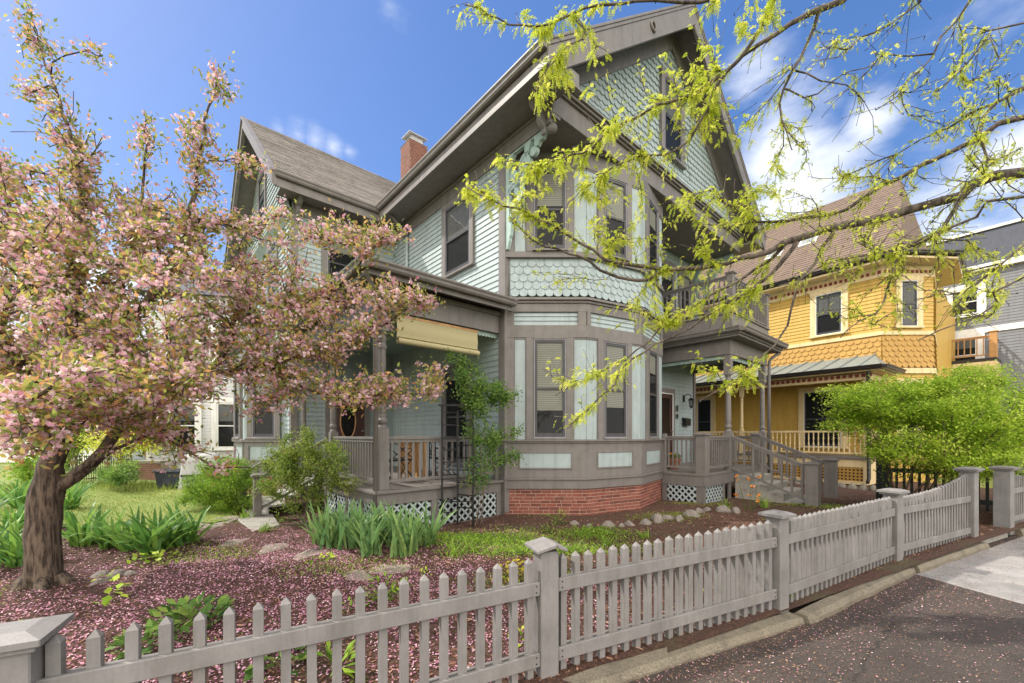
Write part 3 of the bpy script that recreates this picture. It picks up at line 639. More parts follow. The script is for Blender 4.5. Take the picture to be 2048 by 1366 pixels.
# wing gable end
T, L = seg((-2.65, 13.2), (-2.65, 6.3))
mb = MB(); mb.slab([(-2.65, 6.3, 7.5), (-2.65, 13.2, 7.5), (-2.65, 13.2, 7.9), (-2.65, 9.68, 11.0), (-2.65, 6.3, 7.9)], (3, 0, 0)); mb.build('gable_wall', MAT['aqua'], H)
mb = MB(); scal(mb, T, 0, L, 5.0, 11.0, .17, .15, th=.022, lim=lambda z: (max(0, 3.52 - (11.0 - z) / .88), min(L, 3.52 + (11.0 - z) / .88)), flare=lambda z: .22 * max(0, (7.9 - z) / .6) ** 2 if 7.3 < z < 7.9 else 0); mb.build('gable_shingles', MAT['aqua2'], H)
mb = MB(); clap(mb, T, 0, L - .12, .8, 4.7); mb.build('siding', MAT['aqua'], H)
mb = MB(); sbox(mb, T, -.1, L + .05, 0, .12, 4.7, 4.95); mb.build('belt_board', MAT['trim'], H)
mb = MB()
for s_ in (1, -1):
    for (x0, x1, za, zb) in ((-3.22, -3.12, -.30, .05), (-3.26, -3.12, -.02, .06)):
        ua = 5.70 if s_ > 0 else 13.66
        mb.hexa([(x0, ua, 7.72 + za), (x1, ua, 7.72 + za), (x1, 9.68, 11.20 + za), (x0, 9.68, 11.2 + za), (x0, ua, 7.72 + zb), (x1, ua, 7.72 + zb), (x1, 9.68, 11.2 + zb), (x0, 9.68, 11.2 + zb)])
mb.build('rake_board', MAT['trim'], H)
window(H, T, 3.0, 3.9, 8.2, 9.7, blind=.3); window(H, T, 4.4, 5.4, 5.4, 7.0, blind=.3); window(H, T, 1.4, 2.4, 5.4, 7.0, blind=.3)
# chimney
mb = MB()
Tc = [seg((1.0, 7.2), (1.62, 7.2)), seg((1.0, 7.82), (1.0, 7.2)), seg((1.62, 7.2), (1.62, 7.82))]
mb.box(1.0, 1.62, 7.2, 7.82, 8.5, 11.25); ch = mb.build('chimney', MAT['mortar'], H)
for T_, L_ in Tc: bricks(ch, T_, 0, L_, 9.0, 11.25, 'brickold', name='brick_facing', d=.02)
mb = MB(); mb.hexa([(.97, 7.17, 11.25), (1.65, 7.17, 11.25), (1.65, 7.85, 11.25), (.97, 7.85, 11.25), (1.08, 7.28, 11.34), (1.54, 7.28, 11.34), (1.54, 7.74, 11.34), (1.08, 7.74, 11.34)]); mb.box(1.10, 1.52, 7.3, 7.72, 11.34, 11.50); mb.slab([(.98, 7.2, 11.50), (1.64, 7.2, 11.50), (1.60, 7.8, 11.56), (1.0, 7.8, 11.56)], (0, 0, .02)); mb.build('chimney_cap', MAT['flash'], H)
# brackets under the eaves (consoles)
def console(par, x, y, z, dx, dy, s=1, m='trim', name='eave_bracket', w=.09):
    """scrolled bracket against a wall at x,y; dx,dy outward; z its top"""
    n = Vector((dx, dy, 0)); t = Vector((-dy, dx, 0)) * w / 2; prof = [(0, 0), (.42, 0), (.42, -.05), (.38, -.08), (.36, -.15), (.28, -.20), (.20, -.20), (.17, -.26), (.18, -.34), (.12, -.42), (.05, -.46), (.04, -.54), (0, -.56)]
    b = Vector((x, y, z)); return MB().slab([b + n * a * s + Vector((0, 0, c * s)) - t for a, c in prof], t * 2).build(name, MAT[m], par, bevel=.004)
console(H, -.05, .15, 7.50, -1, 0, .9); console(H, -2.55, 6.25, 7.50, 0, -1, .9); console(H, -2.70, 6.4, 7.5, -1, 0, .7)
# ball drop at the overhanging gable corner
mb = MB()
c_ = (.05, .05)
mb.box(-.05, .15, -.05, .15, 7.24, 7.31); mb.lathe(c_[0], c_[1], [(7.24, .06), (7.21, .05), (7.20, .035)] + [(7.115 + .085 * math.cos(a), .005 + .085 * math.sin(a)) for a in [i * math.pi / 10 for i in range(1, 11)]], 16); mb.build('ball_drop', MAT['trim'], H, smooth=False)
# fretwork bracket between the bay corner and the gable overhang, in the plane of the left wall
def fret(par, T):
    mb = MB(); d0, d1 = -.04, .04
    def pl(pts): mb.slab([T(s, d0, z) for s, z in pts], T(0, d1 - d0, 0) - T(0, 0, 0))
    def arc(cx, cz, r0, r1, a0, a1, n=10):
        for i in range(n):
            a = a0 + (a1 - a0) * i / n; b = a0 + (a1 - a0) * (i + 1) / n; k0 = r0 ; k1 = r1
            pl([(cx + k0 * math.cos(a), cz + k0 * math.sin(a)), (cx + k1 * math.cos(a), cz + k1 * math.sin(a)), (cx + k1 * math.cos(b), cz + k1 * math.sin(b)), (cx + k0 * math.cos(b), cz + k0 * math.sin(b))])
    def disc(cx, cz, r): pl([(cx + r * math.cos(a), cz + r * math.sin(a)) for a in [i * math.pi / 7 for i in range(14)]])
    pl([(0, 7.29), (1.22, 7.29), (1.22, 7.13), (0, 7.13)]); pl([(0, 7.13), (.16, 7.13), (.16, 5.5), (.10, 5.35), (0, 5.35)])
    pl([(1.22, 7.13), (1.20, 7.08), (1.12, 7.08), (1.08, 7.01), (1.0, 7.01), (.95, 6.95), (.86, 6.95), (.86, 7.13)])
    disc(.84, 6.90, .085); disc(.62, 6.80, .13); arc(.62, 6.80, .10, .19, R(60), R(260)); pl([(.60, 7.13), (.78, 7.13), (.70, 6.95), (.60, 6.93)])
    disc(.47, 6.58, .06); pl([(.42, 6.70), (.56, 6.72), (.60, 6.60), (.50, 6.40), (.36, 6.45)]); disc(.40, 6.40, .10); disc(.28, 6.72, .10)
    arc(.30, 6.30, .16, .25, R(-30), R(140)); disc(.42, 6.20, .08); arc(.16, 6.05, .10, .18, R(-60), R(90)); disc(.24, 5.98, .06)
    pl([(.16, 6.6), (.34, 6.62), (.30, 6.52), (.16, 6.46)]); pl([(.16, 5.85), (.22, 5.8), (.19, 5.6), (.16, 5.55)]); pl([(.16, 7.13), (.30, 7.13), (.16, 6.95)])
    return mb.build('fretwork_bracket', MAT['bracket'], par)
T, L = seg((0.02, 1.30), (0.02, 0)); fret(H, T)
T, L = seg((8.25, 1.33), (8.25, 0)); fret(H, T)
# ------------------------------------------------------------------ left porch (between the left wall and the wing)
mb = MB(); mb.box(-2.62, 0, 1.32, 6.3, .74, .80); mb.box(-2.66, 0, 1.27, 1.32, .755, .80); mb.box(-2.67, -2.62, 1.27, 6.3, .755, .80)
mb.build('porch_floor', MAT['floorp'], H, bevel=.004)
mb = MB(); mb.box(-2.60, -.05, 1.335, 1.38, .56, .74); mb.box(-2.60, -2.56, 1.38, 4.1, .56, .74)
for v in (-2.60, -1.62, -.16): mb.box(v, v + .13, 1.345, 1.40, .05, .56)
for u in (1.45, 2.0, 2.7, 3.9): mb.box(-2.59, -2.54, u, u + .13, .05, .56)
mb.box(-2.60, -.05, 1.345, 1.39, .04, .10); mb.build('porch_skirt', MAT['trim'], H, bevel=.004)
T, L = seg((-2.6, 1.40), (0, 1.40))
lattice(H, T, .13, .98, .1, .56); lattice(H, T, 1.11, 2.44, .1, .56)
T, L = seg((-2.55, 6.3), (-2.55, 1.40)); lattice(H, T, 3.0, 4.15, .1, .56); lattice(H, T, 2.4, 2.9, .1, .56); lattice(H, T, 4.35, 4.75, .1, .56)
column(H, -2.45, 1.50, .8, 4.0, 1.0 + .0, .62, .17); column(H, -2.45, 3.88, .8, 4.0, .95, .55, .15); column(H, -2.45, 6.1, .8, 4.0, .95, .55, .15)
mb = MB(); mb.box(-.13, -.02, 1.42, 1.53, .8, 1.75); mb.build('railing_post', MAT['trim'], H, bevel=.004)
rail(H, (-2.36, 1.48), (-.13, 1.48), .93, 1.64, 17); rail(H, (-2.45, 1.60), (-2.45, 3.8), .93, 1.64, 18)
mb = MB(); mb.box(-2.55, -.05, 1.40, 1.58, 3.72, 4.14); mb.box(-2.55, -2.37, 1.58, 6.3, 3.72, 4.14); mb.box(-2.58, 0, 1.36, 1.40, 4.06, 4.14); mb.build('porch_beam', MAT['trim'], H, bevel=.005)
scalvalance(H, (-2.37, 1.50), (-.05, 1.50), 3.63, 3.73); scalvalance(H, (-2.46, 6.2), (-2.46, 1.6), 3.63, 3.73)
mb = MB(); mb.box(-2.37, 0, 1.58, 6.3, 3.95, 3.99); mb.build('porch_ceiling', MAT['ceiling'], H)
mb = MB(); mb.hexa([(-2.88, 1.06, 4.20), (0, 1.06, 4.20), (0, 6.3, 4.20), (-2.88, 6.3, 4.20), (-2.88, 1.06, 4.24), (0, 1.06, 4.24), (0, 6.3, 4.24), (-2.88, 6.3, 4.24)]); mb.build('porch_soffit', MAT['trim'], H)
mb = MB(); mb.add([(-2.9, 1.04, 4.25), (0, 1.04, 4.25), (0, 3.6, 4.95), (-.6, 3.6, 4.95), (-.6, 6.3, 4.95), (-2.9, 6.3, 4.25)], [(0, 1, 2, 3), (0, 3, 4, 5)]); mb.build('porch_roof', MAT['roof'], H)
gutter(H, [(-2.90, 6.3, 4.30), (-2.90, 1.04, 4.30), (.02, 1.04, 4.30)]); mb = MB(); mb.box(-2.86, 0, 1.06, 1.10, 4.10, 4.22); mb.box(-2.88, -2.84, 1.10, 6.3, 4.10, 4.22); mb.build('porch_fascia', MAT['trim'], H)
def pipe(par, pts, r=.04, m='trim', name='downspout'): return MB().tube(pts, r, 8).build(name, MAT[m], par, smooth=True)
pipe(H, [(-2.86, 1.12, 4.20), (-2.86, 1.12, 4.12), (-2.62, 1.36, 3.95), (-2.60, 1.40, 3.8), (-2.60, 1.40, .2)], .045)
pipe(H, [(-.62, 5.32, 7.66), (-.62, 5.32, 7.56), (-.12, 5.32, 7.18), (-.06, 5.32, 7.05)], .04); pipe(H, [(-.06, 5.32, 7.08), (-.06, 5.32, 4.9)], .04, 'aqua')
# steps from the porch down to the lawn side
mb = MB()
for i in range(4): z = .64 - i * .165; mb.box(-2.67 - (i + 1) * .29, -2.67 - i * .29, 4.25, 5.75, z - .04, z); mb.box(-2.67 - i * .29 - .02, -2.67 - i * .29, 4.27, 5.73, z - .0, z + .125)
mb.build('wooden_steps', paint('worn_light_step_paint', (.42, .40, .37), .6, .1), H, bevel=.004)
newel(H, -3.75, 4.22, .02, .95, .13); newel(H, -3.75, 5.78, .02, .95, .13)
rail(H, (-2.5, 4.2), (-3.7, 4.2), .9, 1.6, 0, .28, .88, topw=.06); rail(H, (-2.5, 5.8), (-3.7, 5.8), .9, 1.6, 8, .28, .88)
# wing bay on the gable end
WB = [(-2.65, 7.0 - .0), (-3.45, 7.75), (-3.45, 9.3), (-2.65, 10.1)][::-1]
mb = MB(); mb.prism(WB, .05, 4.1); mb.build('wall', MAT['aqua'], H)
ring('base_board', .05, .62, .84, WB); ring('apron_board', .03, .84, 1.04, WB); ring('sill_moulding', .08, 1.50, 1.58, WB); ring('head_board', .045, 3.55, 3.8, WB); ring('cornice', .16, 4.02, 4.14, WB); ring('frieze_board', .06, 3.95, 4.02, WB)
for i in range(3):
    T, L = seg(WB[i], WB[i + 1]); bricks(H, T, 0, L, .0, .62); c = L / 2; k = .30 if L < 1.3 else .38
    window(H, T, c - k, c + k, 1.62, 3.5, cas=.14, head=.05, blind=.4)
    mb = MB(); sbox(mb, T, .02, .14, 0, .035, 1.04, 1.5); sbox(mb, T, L - .14, L - .02, 0, .035, 1.04, 1.5); sbox(mb, T, .14, L - .14, 0, .032, 1.40, 1.5); mb.build('apron_panel', MAT['trim'], H)
# ------------------------------------------------------------------ right porch with balcony
mb = MB(); mb.box(4.13, 8.35, -.83, 1.35, .74, .80); mb.build('porch_floor', MAT['floorp'], H, bevel=.004)
mb = MB(); mb.box(4.15, 8.33, -.82, -.78, .50, .74); mb.box(4.15, 4.19, -.78, .25, .50, .74)
for v in (4.155, 5.22, 5.60): mb.box(v, v + .12, -.80, -.75, .0, .50)
mb.box(4.165, 4.215, .1, .22, .0, .5); mb.box(4.165, 4.21, -.75, -.62, .0, .5); mb.build('porch_skirt', MAT['trim'], H, bevel=.004)
T, L = seg((4.20, .1), (4.20, -.62)); lattice(H, T, 0, L, .08, .50)
T, L = seg((4.27, -.76), (5.22, -.76)); lattice(H, T, 0, L, .08, .50)
newel(H, 4.27, -.72, .8, 1.74, .22); newel(H, 7.62, -.74, .8, 1.74, .18); mb = MB(); mb.box(4.13, 4.24, .12, .24, .8, 1.72); mb.build('railing_post', MAT['trim'], H, bevel=.004)
rail(H, (4.20, .12), (4.24, -.62), .92, 1.64, 7, topw=.09); rail(H, (4.38, -.74), (5.64, -.74), .92, 1.64, 10); rail(H, (8.25, -.7), (8.25, 1.3), .92, 1.64, 14)
column(H, 5.736, -.72, .8, 3.76, .98, .55, .17); column(H, 8.22, -.72, .8, 3.76, .98, .55, .17)
mb = MB(); mb.box(5.62, 8.32, -.82, -.62, 3.72, 4.10); mb.box(5.62, 5.80, -.62, 1.35, 3.72, 4.10); mb.box(8.14, 8.32, -.62, 1.35, 3.72, 4.10); mb.build('porch_beam', MAT['trim'], H, bevel=.005)
scalvalance(H, (5.82, -.70), (8.13, -.70), 3.62, 3.73); scalvalance(H, (5.71, 1.3), (5.71, -.62), 3.62, 3.73)
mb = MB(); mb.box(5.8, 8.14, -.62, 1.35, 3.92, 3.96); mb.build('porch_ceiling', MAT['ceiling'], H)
mb = MB(); mb.box(5.40, 8.60, -1.10, 1.35, 4.10, 4.15); mb.box(5.36, 8.64, -1.14, 1.35, 4.15, 4.22); mb.build('porch_soffit', MAT['trim'], H, bevel=.004)
gutter(H, [(5.34, 1.35, 4.32), (5.34, -1.16, 4.32), (8.66, -1.16, 4.32)])
mb = MB(); mb.hexa([(5.36, -1.14, 4.27), (8.64, -1.14, 4.27), (8.64, 1.35, 4.27), (5.36, 1.35, 4.27), (5.70, -.80, 4.42), (8.30, -.80, 4.42), (8.30, 1.35, 4.42), (5.70, 1.35, 4.42)]); mb.build('porch_roof', MAT['roof'], H)
mb = MB(); mb.box(5.66, 8.34, -.84, -.78, 4.38, 4.76); mb.box(5.66, 5.72, -.78, 1.35, 4.38, 4.76); mb.box(8.28, 8.34, -.78, 1.35, 4.38, 4.76); mb.box(5.62, 8.38, -.88, 1.35, 4.76, 4.80); mb.build('balcony_parapet', MAT['trim'], H, bevel=.004)
rail(H, (5.82, -.78), (8.2, -.78), 4.9, 5.72, 20, m='trimd'); rail(H, (5.72, 1.25), (5.72, -.7), 4.9, 5.72, 15, m='trimd'); rail(H, (8.28, 1.25), (8.28, -.7), 4.9, 5.72, 15, m='trimd')
newel(H, 5.74, -.78, 4.8, 5.82, .15); newel(H, 8.27, -.78, 4.8, 5.82, .15)
pipe(H, [(8.62, -1.05, 4.24), (8.62, -1.05, 4.12), (8.42, -.86, 3.90), (8.40, -.84, 3.75), (8.40, -.84, .1)], .045)
# front steps: stone block treads, two sloping handrails, tall newels
mb = MB()
for i in range(4):
    z = .64 - i * .165; mb.box(5.86, 7.52, -.83 - (i + 1) * .36, -.83 - i * .36, -.05, z)
mb.build('stone_steps', MAT['step'], H, bevel=.015)
newel(H, 5.73, -2.50, .0, 1.10, .24); newel(H, 7.60, -2.46, .0, 1.10, .24)
rail(H, (5.73, -.80), (5.73, -2.40), .86, 1.66, 8, .22, .98, bw=.045, topw=.06, toph=.05); rail(H, (7.60, -.84), (7.60, -2.36), .86, 1.66, 8, .22, .98, bw=.045, topw=.06, toph=.05)

# ------------------------------------------------------------------ loose things at the porches
# rolled bamboo shade hanging in the left porch opening
t = empty('bamboo_blind', 'straw coloured bamboo roll-up blind hanging half open in the left porch opening', 'blind', HW(-1.39, 1.46, 3.66), HANG)
mb = MB(); pr = []
for i in range(10): z = -i * .040; pr.append((0.0 + .006 * math.sin(i), z))
n = len(pr); vs = [(-.83, y - .02, z) for y, z in pr] + [(.83, y - .02, z) for y, z in pr]
mb.add(vs, [(i, i + 1, n + i + 1, n + i) for i in range(n - 1)]); mb.build('slats', MAT['bamboo'], t)
mb = MB(); sp = [(-.83, -.02 + (.065 - i * .0016) * math.sin(i * .5) - .03, -.40 + (.065 - i * .0016) * math.cos(i * .5)) for i in range(26)]
n = len(sp); mb.add(sp + [(.83, y, z) for _, y, z in sp], [(i, i + 1, n + i + 1, n + i) for i in range(n - 1)]); mb.build('roll', MAT['bamboo'], t, smooth=True)
mb = MB(); mb.bar((-.84, -.01, .02), (.84, -.01, .02), .03, .04); mb.build('headrail', MAT['wood'], t)
mb = MB(); mb.tube([(-.25, -.05, -.40), (-.25, -.06, -.62)], .003, 4); mb.build('cord', MAT['black'], t)
# terracotta pot with flowers on the right porch
p = HW(4.95, .35, .80); t = empty('flower_pot', 'terracotta pot of small flowers standing on the right porch floor behind the railing', 'flower pot', p)
mb = MB(); mb.lathe(0, 0, [(0, .12), (.02, .13), (.22, .19), (.23, .205), (.29, .21), (.29, .185), (.25, .18)], 16); mb.build('pot', MAT['terracotta'], t, smooth=False)
MAT['leafg'] = leafmat('mixed_green_leaf', [(0, (.05, .10, .02)), (.6, (.12, .22, .04)), (1, (.22, .33, .06))])
MAT['petal_bright'] = leafmat('red_and_yellow_petals', [(0, (.6, .05, .02)), (.5, (.7, .35, .03)), (1, (.8, .6, .05))], .2)
n = 160; P = np.stack([rng.uniform(-.15, .15, n), rng.uniform(-.15, .15, n), rng.uniform(.26, .36, n)], 1); quads_obj('foliage', MAT['leafg'], leaf_quads(P, rdir(n) + [0, 0, 1], .08, .035), parent=t)
n = 10; P = np.stack([rng.uniform(-.13, .13, n), rng.uniform(-.13, .13, n), rng.uniform(.36, .42, n)], 1); quads_obj('blossoms', MAT['petal_bright'], flower_quads(P, rdir(n) + [0, -1, 1], .035), parent=t)
# patio furniture on the left porch
def cross_chair(p, rz, label):
    t = empty('patio_chair', label, 'chair', p, rz, 'chairs on the left porch'); mb = MB(); b = .016
    for x in (-.24, .24):
        for y in (-.24, .24): mb.bar((x, y, 0), (x, y, .82 if y > 0 else .62), b, b)
        mb.bar((x, -.24, .62), (x, .24, .62), b, b)
        mb.bar((x, -.24, .05), (x, .24, .45), b, b); mb.bar((x, .24, .05), (x, -.24, .45), b, b)
    mb.build('frame', MAT['black'], t)
    mb = MB(); mb.box(-.24, .24, -.24, .24, .40, .43); mb.build('seat', MAT['black'], t)
    mb = MB(); mb.bar((-.24, .24, .44), (.24, .24, .80), b, b); mb.bar((.24, .24, .44), (-.24, .24, .80), b, b); mb.bar((-.24, .24, .82), (.24, .24, .82), b, b); mb.bar((0, .24, .44), (.24, .24, .62), b, b); mb.bar((0, .24, .44), (-.24, .24, .62), b, b); mb.build('backrest', MAT['black'], t)
cross_chair(HW(-1.75, 2.5, .8), HANG + 3.3, 'black metal lattice back chair on the left porch beside the wooden cabinet')
cross_chair(HW(-.75, 2.35, .8), HANG + 1.3, 'black metal chair on the porch behind the trellis')
t = empty('wooden_stand', 'small honey coloured wooden stand on the left porch behind the railing', 'plant stand', HW(-1.25, 2.75, .8), HANG)
mb = MB(); mb.box(-.24, .24, -.2, .2, .82, .86); mb.build('top', MAT['wood'], t)
for x in (-.2, .2):
    for y in (-.16, .16): MB().box(x - .035, x + .035, y - .035, y + .035, 0, .82).build('leg', MAT['wood'], t)
mb = MB(); mb.box(-.165, .165, .10, .12, .1, .8); mb.build('back_panel', MAT['wood'], t)
# black iron trellis
t = empty('trellis', 'tall black iron ladder trellis standing in the bed in front of the left porch', 'trellis', (-.95, 7.18, .08))
def leg(a, b): return MB().bar(a, b, .032, .032).build('leg', MAT['black'], t)
leg((-.27, 0, 0), (-.27, 0, 2.12)); leg((.27, .0, 0), (.27, 0, 2.12)); leg((-.02, .16, 0), (-.02, .16, 2.05))
mb = MB()
for i in range(9): z = .25 + i * .22; mb.bar((-.27, 0, z), (-.02, .16, z), .02, .02); mb.bar((.27, 0, z + .08), (-.02, .16, z + .08), .02, .02); 
for z in (.45, 1.0, 1.55): mb.bar((-.27, 0, z), (.27, 0, z), .018, .02)
mb.build('rungs', MAT['black'], t); mb = MB(); mb.bar((-.33, 0, 2.13), (.33, 0, 2.13), .05, .03); mb.bar((-.02, 0, 2.13), (-.02, .2, 2.11), .04, .03); mb.build('crossbar', MAT['black'], t)

# ------------------------------------------------------------------ picket fence along the sidewalk
def fence_panel(par, A, B, zt, n, pw=.046, curve=None, sag=0):
    """A,B: (x,y,zbase) post centres"""
    A = Vector(A); B = Vector(B); d = (B - A); Lh = Vector((d.x, d.y, 0)).length; t = d / Lh; nrm = Vector((t.y, -t.x, 0)).normalized()
    g = .075; mb = MB()
    for z, hh in ((.175, .092), (.655, .092)):
        for sd, w_, dz in ((.036, .026, 0), (-.038, .024, -.012)):
            a = A + t * g + nrm * sd + Vector((0, 0, z + dz)); b = B - t * g + nrm * sd + Vector((0, 0, z + dz)); mb.bar(a, b, w_, hh if sd > 0 else hh * .9)
    pnl = mb.build('fence_rails', MAT['fence'], par, bevel=.004)
    for z in (.175, .655):
        for e_ in (.03, Lh - 2 * g - .03):
            for dz in (-.02, .022): 
                c = A + t * (g + e_) + nrm * .0485 + Vector((0, 0, z + dz)); MB().tube([c, c + nrm * .003], .0055, 6).build('screw_head', MAT['black'], pnl)
    sp = (Lh - 2 * g) / n
    for i in range(n):
        s = g + sp * (i + .5); c = A + t * s; top = zt + random.uniform(-.004, .004) + (curve(s / Lh) if curve else 0); h = pw / 2; mb = MB(); w = .026
        c0 = c + Vector((0, 0, .015 + random.uniform(-.008, .008))); lean = t * random.uniform(-.004, .004)
        tx = t * h; ny = nrm * (w - .003)
        ct = Vector((c.x, c.y, c.z + top - .03)) + lean
        mb.add([c0 - tx - ny, c0 + tx - ny, c0 + tx + ny, c0 - tx + ny, ct - tx - ny, ct + tx - ny, ct + tx + ny, ct - tx + ny, ct + Vector((0, 0, .032))], [(0, 3, 2, 1), (0, 1, 5, 4), (1, 2, 6, 5), (2, 3, 7, 6), (3, 0, 4, 7), (4, 5, 8), (5, 6, 8), (6, 7, 8), (7, 4, 8)])
        mb.build('picket', MAT['fence'], pnl)
def fence_post(par, p, h, w=.145, rz=0, broken=False, capo=.045, flatcap=False):
    mb = MB(); x, y, z = p; k = w / 2; mb.box(-k, k, -k, k, -.05, h - .05); 
    o = mb.build('fence_post', MAT['fence'], par, bevel=.006); o.location = (x, y, z); o.rotation_euler = (0, 0, rz)
    mb = MB(); c = k + capo
    if not flatcap: mb.box(-c + .022, c - .022, -c + .022, c - .022, h - .075, h - .05)
    if broken:
        mb.add([(-c, -c, h - .045), (c * .3, -c, h - .015), (c * .35, c, h - .012), (-c, c, h - .04), (-c, -c, h - .022), (c * .3, -c, h + .012), (c * .35, c, h + .014), (-c, c, h - .016)], [(0, 3, 2, 1), (4, 5, 6, 7), (0, 1, 5, 4), (1, 2, 6, 5), (2, 3, 7, 6), (3, 0, 4, 7)])
        mb.add([(c * .33, -c, h - .02), (c, -c, h - .05), (c, c, h - .045), (c * .38, c, h - .02), (c * .33, -c, h + .006), (c, -c, h - .026), (c, c, h - .02), (c * .38, c, h + .008)], [(0, 3, 2, 1), (4, 5, 6, 7), (0, 1, 5, 4), (1, 2, 6, 5), (2, 3, 7, 6), (3, 0, 4, 7)])
    else:
        mb.box(-c, c, -c, c, h - .05, h - .022); mb.add([(-c, -c, h - .022), (c, -c, h - .022), (c, c, h - .022), (-c, c, h - .022), (-c * .5, -c * .5, h), (c * .5, -c * .5, h), (c * .5, c * .5, h), (-c * .5, c * .5, h)], [(0, 1, 5, 4), (1, 2, 6, 5), (2, 3, 7, 6), (3, 0, 4, 7), (4, 5, 6, 7)])
    mb.build('post_cap', MAT['fence'], o, bevel=.004)
FA = math.atan2(.457, .889)
PF = [Vector((-2.03, 1.665, 0)), Vector((.235, 2.86, .0)), Vector((2.50, 3.88, .05)), Vector((4.86, 5.25, .07)), Vector((7.06, 6.36, .06))]
FR = empty('picket_fence', 'long taupe picket fence running from the left foreground to the gate opening', 'fence', (0, 0, 0))
fence_post(FR, PF[0], .92, .19, FA, capo=.045); fence_post(FR, PF[1], .95, .135, FA - .1, broken=True, flatcap=True); fence_post(FR, PF[2], .93, .14, FA, flatcap=True); fence_post(FR, PF[3], .94, .15, FA, capo=.05); fence_post(FR, PF[4], 1.14, .17, FA, capo=.05)
fence_panel(FR, PF[0], PF[1], .86, 20); fence_panel(FR, PF[1], PF[2], .855, 21); fence_panel(FR, PF[2], PF[3], .85, 26); fence_panel(FR, PF[3], PF[4], .84, 24, curve=lambda s: .24 * max(0, s - .12) ** 2 * 1.2)
PG = [Vector((8.34, 6.98, .07)), Vector((10.6, 8.14, .07)), Vector((12.9, 9.32, .07))]
FR2 = empty('picket_fence', 'taupe picket fence to the right of the gate opening, under the bright green bush', 'fence', (0, 0, 0))
fence_post(FR2, PG[0], 1.10, .20, FA, capo=.05); fence_post(FR2, PG[1], .95, .15, FA); fence_post(FR2, PG[2], .95, .15, FA)
fence_panel(FR2, PG[0], PG[1], .84, 24, curve=lambda s: .2 * max(0, .9 - s) ** 2); fence_panel(FR2, PG[1], PG[2], .84, 24)
# kerb stones under the fence
def kerb(A, B, off, w, h, z, label):
    A = Vector(A); B = Vector(B); d = (B - A).normalized(); n = Vector((d.y, -d.x)); L = (B - A).length; K = 14; mb = MB(); ring_ = []
    for i in range(K + 1):
        s = L * i / K; c = A + d * s + n * off; j = random.uniform(-.012, .012); e = .02 if i in (0, K) else 0
        prof = [(-w / 2, -.05), (w / 2 + j * .4, -.05), (w / 2 + j - e, h - .045 + j * .3), (w / 2 - .035 + j, h - .004 - e * .6 + j * .4), (-w / 2 + .02, h + j * .5 - e * .5), (-w / 2, h - .03)]
        for a, zz in prof: p = c + n * a; mb.v.append((p.x, p.y, z + zz))
    m_ = 6
    for i in range(K):
        for k in range(m_): mb.f.append((i * m_ + k, (i + 1) * m_ + k, (i + 1) * m_ + (k + 1) % m_, i * m_ + (k + 1) % m_)); mb.m.append(0)
    mb.f += [tuple(range(m_)), tuple(range(K * m_, K * m_ + m_))[::-1]]; mb.m += [0, 0]
    o = mb.build('kerb_stone', MAT['kerb'], None, label=label, cat='kerb', group='kerb stones under the picket fence'); return o
kerb((-2.6, 1.30), (.17, 2.73), .06, .14, .05, 0, 'weathered kerb stone under the fence left of the cracked post cap')
kerb((.30, 2.86), (2.53, 3.90), .16, .17, .065, 0, 'thick weathered kerb stone right of the cracked post cap')
kerb((2.56, 3.86), (4.82, 5.20), .15, .14, .085, 0, 'weathered kerb stone beside the asphalt under the third fence panel')
kerb((4.90, 5.22), (7.0, 6.30), .15, .13, .075, 0.02, 'pale kerb stone under the last upward curving fence panel')
kerb((8.45, 7.0), (12.5, 9.1), .10, .14, .10, 0.03, 'kerb stone under the fence right of the gate opening')
# low dark inner fence beside the bush
t = empty('dark_picket_fence', 'low dark green picket fence behind the bright green bush', 'fence', (0, 0, 0))
A = Vector((8.66, 9.62, .08)); B = Vector((10.25, 7.95, .08)); dd = (B - A); L_ = dd.length; dd.normalize()
mb = MB(); mb.bar(A + Vector((0, 0, .22)), B + Vector((0, 0, .22)), .04, .10); mb.bar(A + Vector((0, 0, .80)), B + Vector((0, 0, .80)), .04, .10); rr = mb.build('fence_rails', MAT['darkfence'], t)
for i in range(17): c = A + dd * (.12 + i * (L_ - .2) / 17); MB().bar(c + Vector((0, 0, .05)), c + Vector((0, 0, 1.0)), .05, .025, up=(dd.y, -dd.x, 0)).build('picket', MAT['darkfence'], rr)
mb = MB(); mb.box(A.x - .08, A.x + .08, A.y - .08, A.y + .08, 0, 1.17); mb.build('fence_post', MAT['darkfence'], t)
A2 = A; B2 = Vector((7.9, 11.2, .08))

# ------------------------------------------------------------------ the yellow house
def hframe(name, label, cat, x, y, ang): return empty(name, label, cat, (x, y, 0), ang)
HYA = math.atan2(-.811, .585)
Hsave = H; H = Y_ = hframe('yellow_house', 'yellow clapboard house with cream trim, ochre scalloped shingles and a brown shingle roof', 'house', 12.6, 13.65, HYA)
YB = [(-9.5, 0), (-.258, 0), (.754, 1.404), (.4, 4.2)]
mb = MB(); mb.prism(YB + [(.2, 10), (-9.5, 10)], 0, 7.5); mb.build('wall', MAT['yellow'], Y_)
for i in range(3):
    T, L = seg(YB[i], YB[i + 1]); mb = MB(); clap(mb, T, 0, L, 5.18, 7.0, .125); mb.build('siding', MAT['yellow'], Y_); mb = MB(); clap(mb, T, 0, L, .9, 3.75, .105); mb.build('siding', MAT['yellow'], Y_)
    mb = MB(); scal(mb, T, 0, L, 3.95, 5.05, .21, .18, th=.02, flare=lambda z: .045 * ((5.05 - z) / 1.1) ** 2); mb.build('skirt_shingles', MAT['orange'], Y_)
ring('belt_board', .05, 5.05, 5.18, YB, 'cream'); ring('belt_board', .08, 3.75, 3.93, YB, 'cream'); ring('frieze_board', .04, 7.0, 7.38, YB, 'cream')
T, L = seg(YB[0], YB[1])
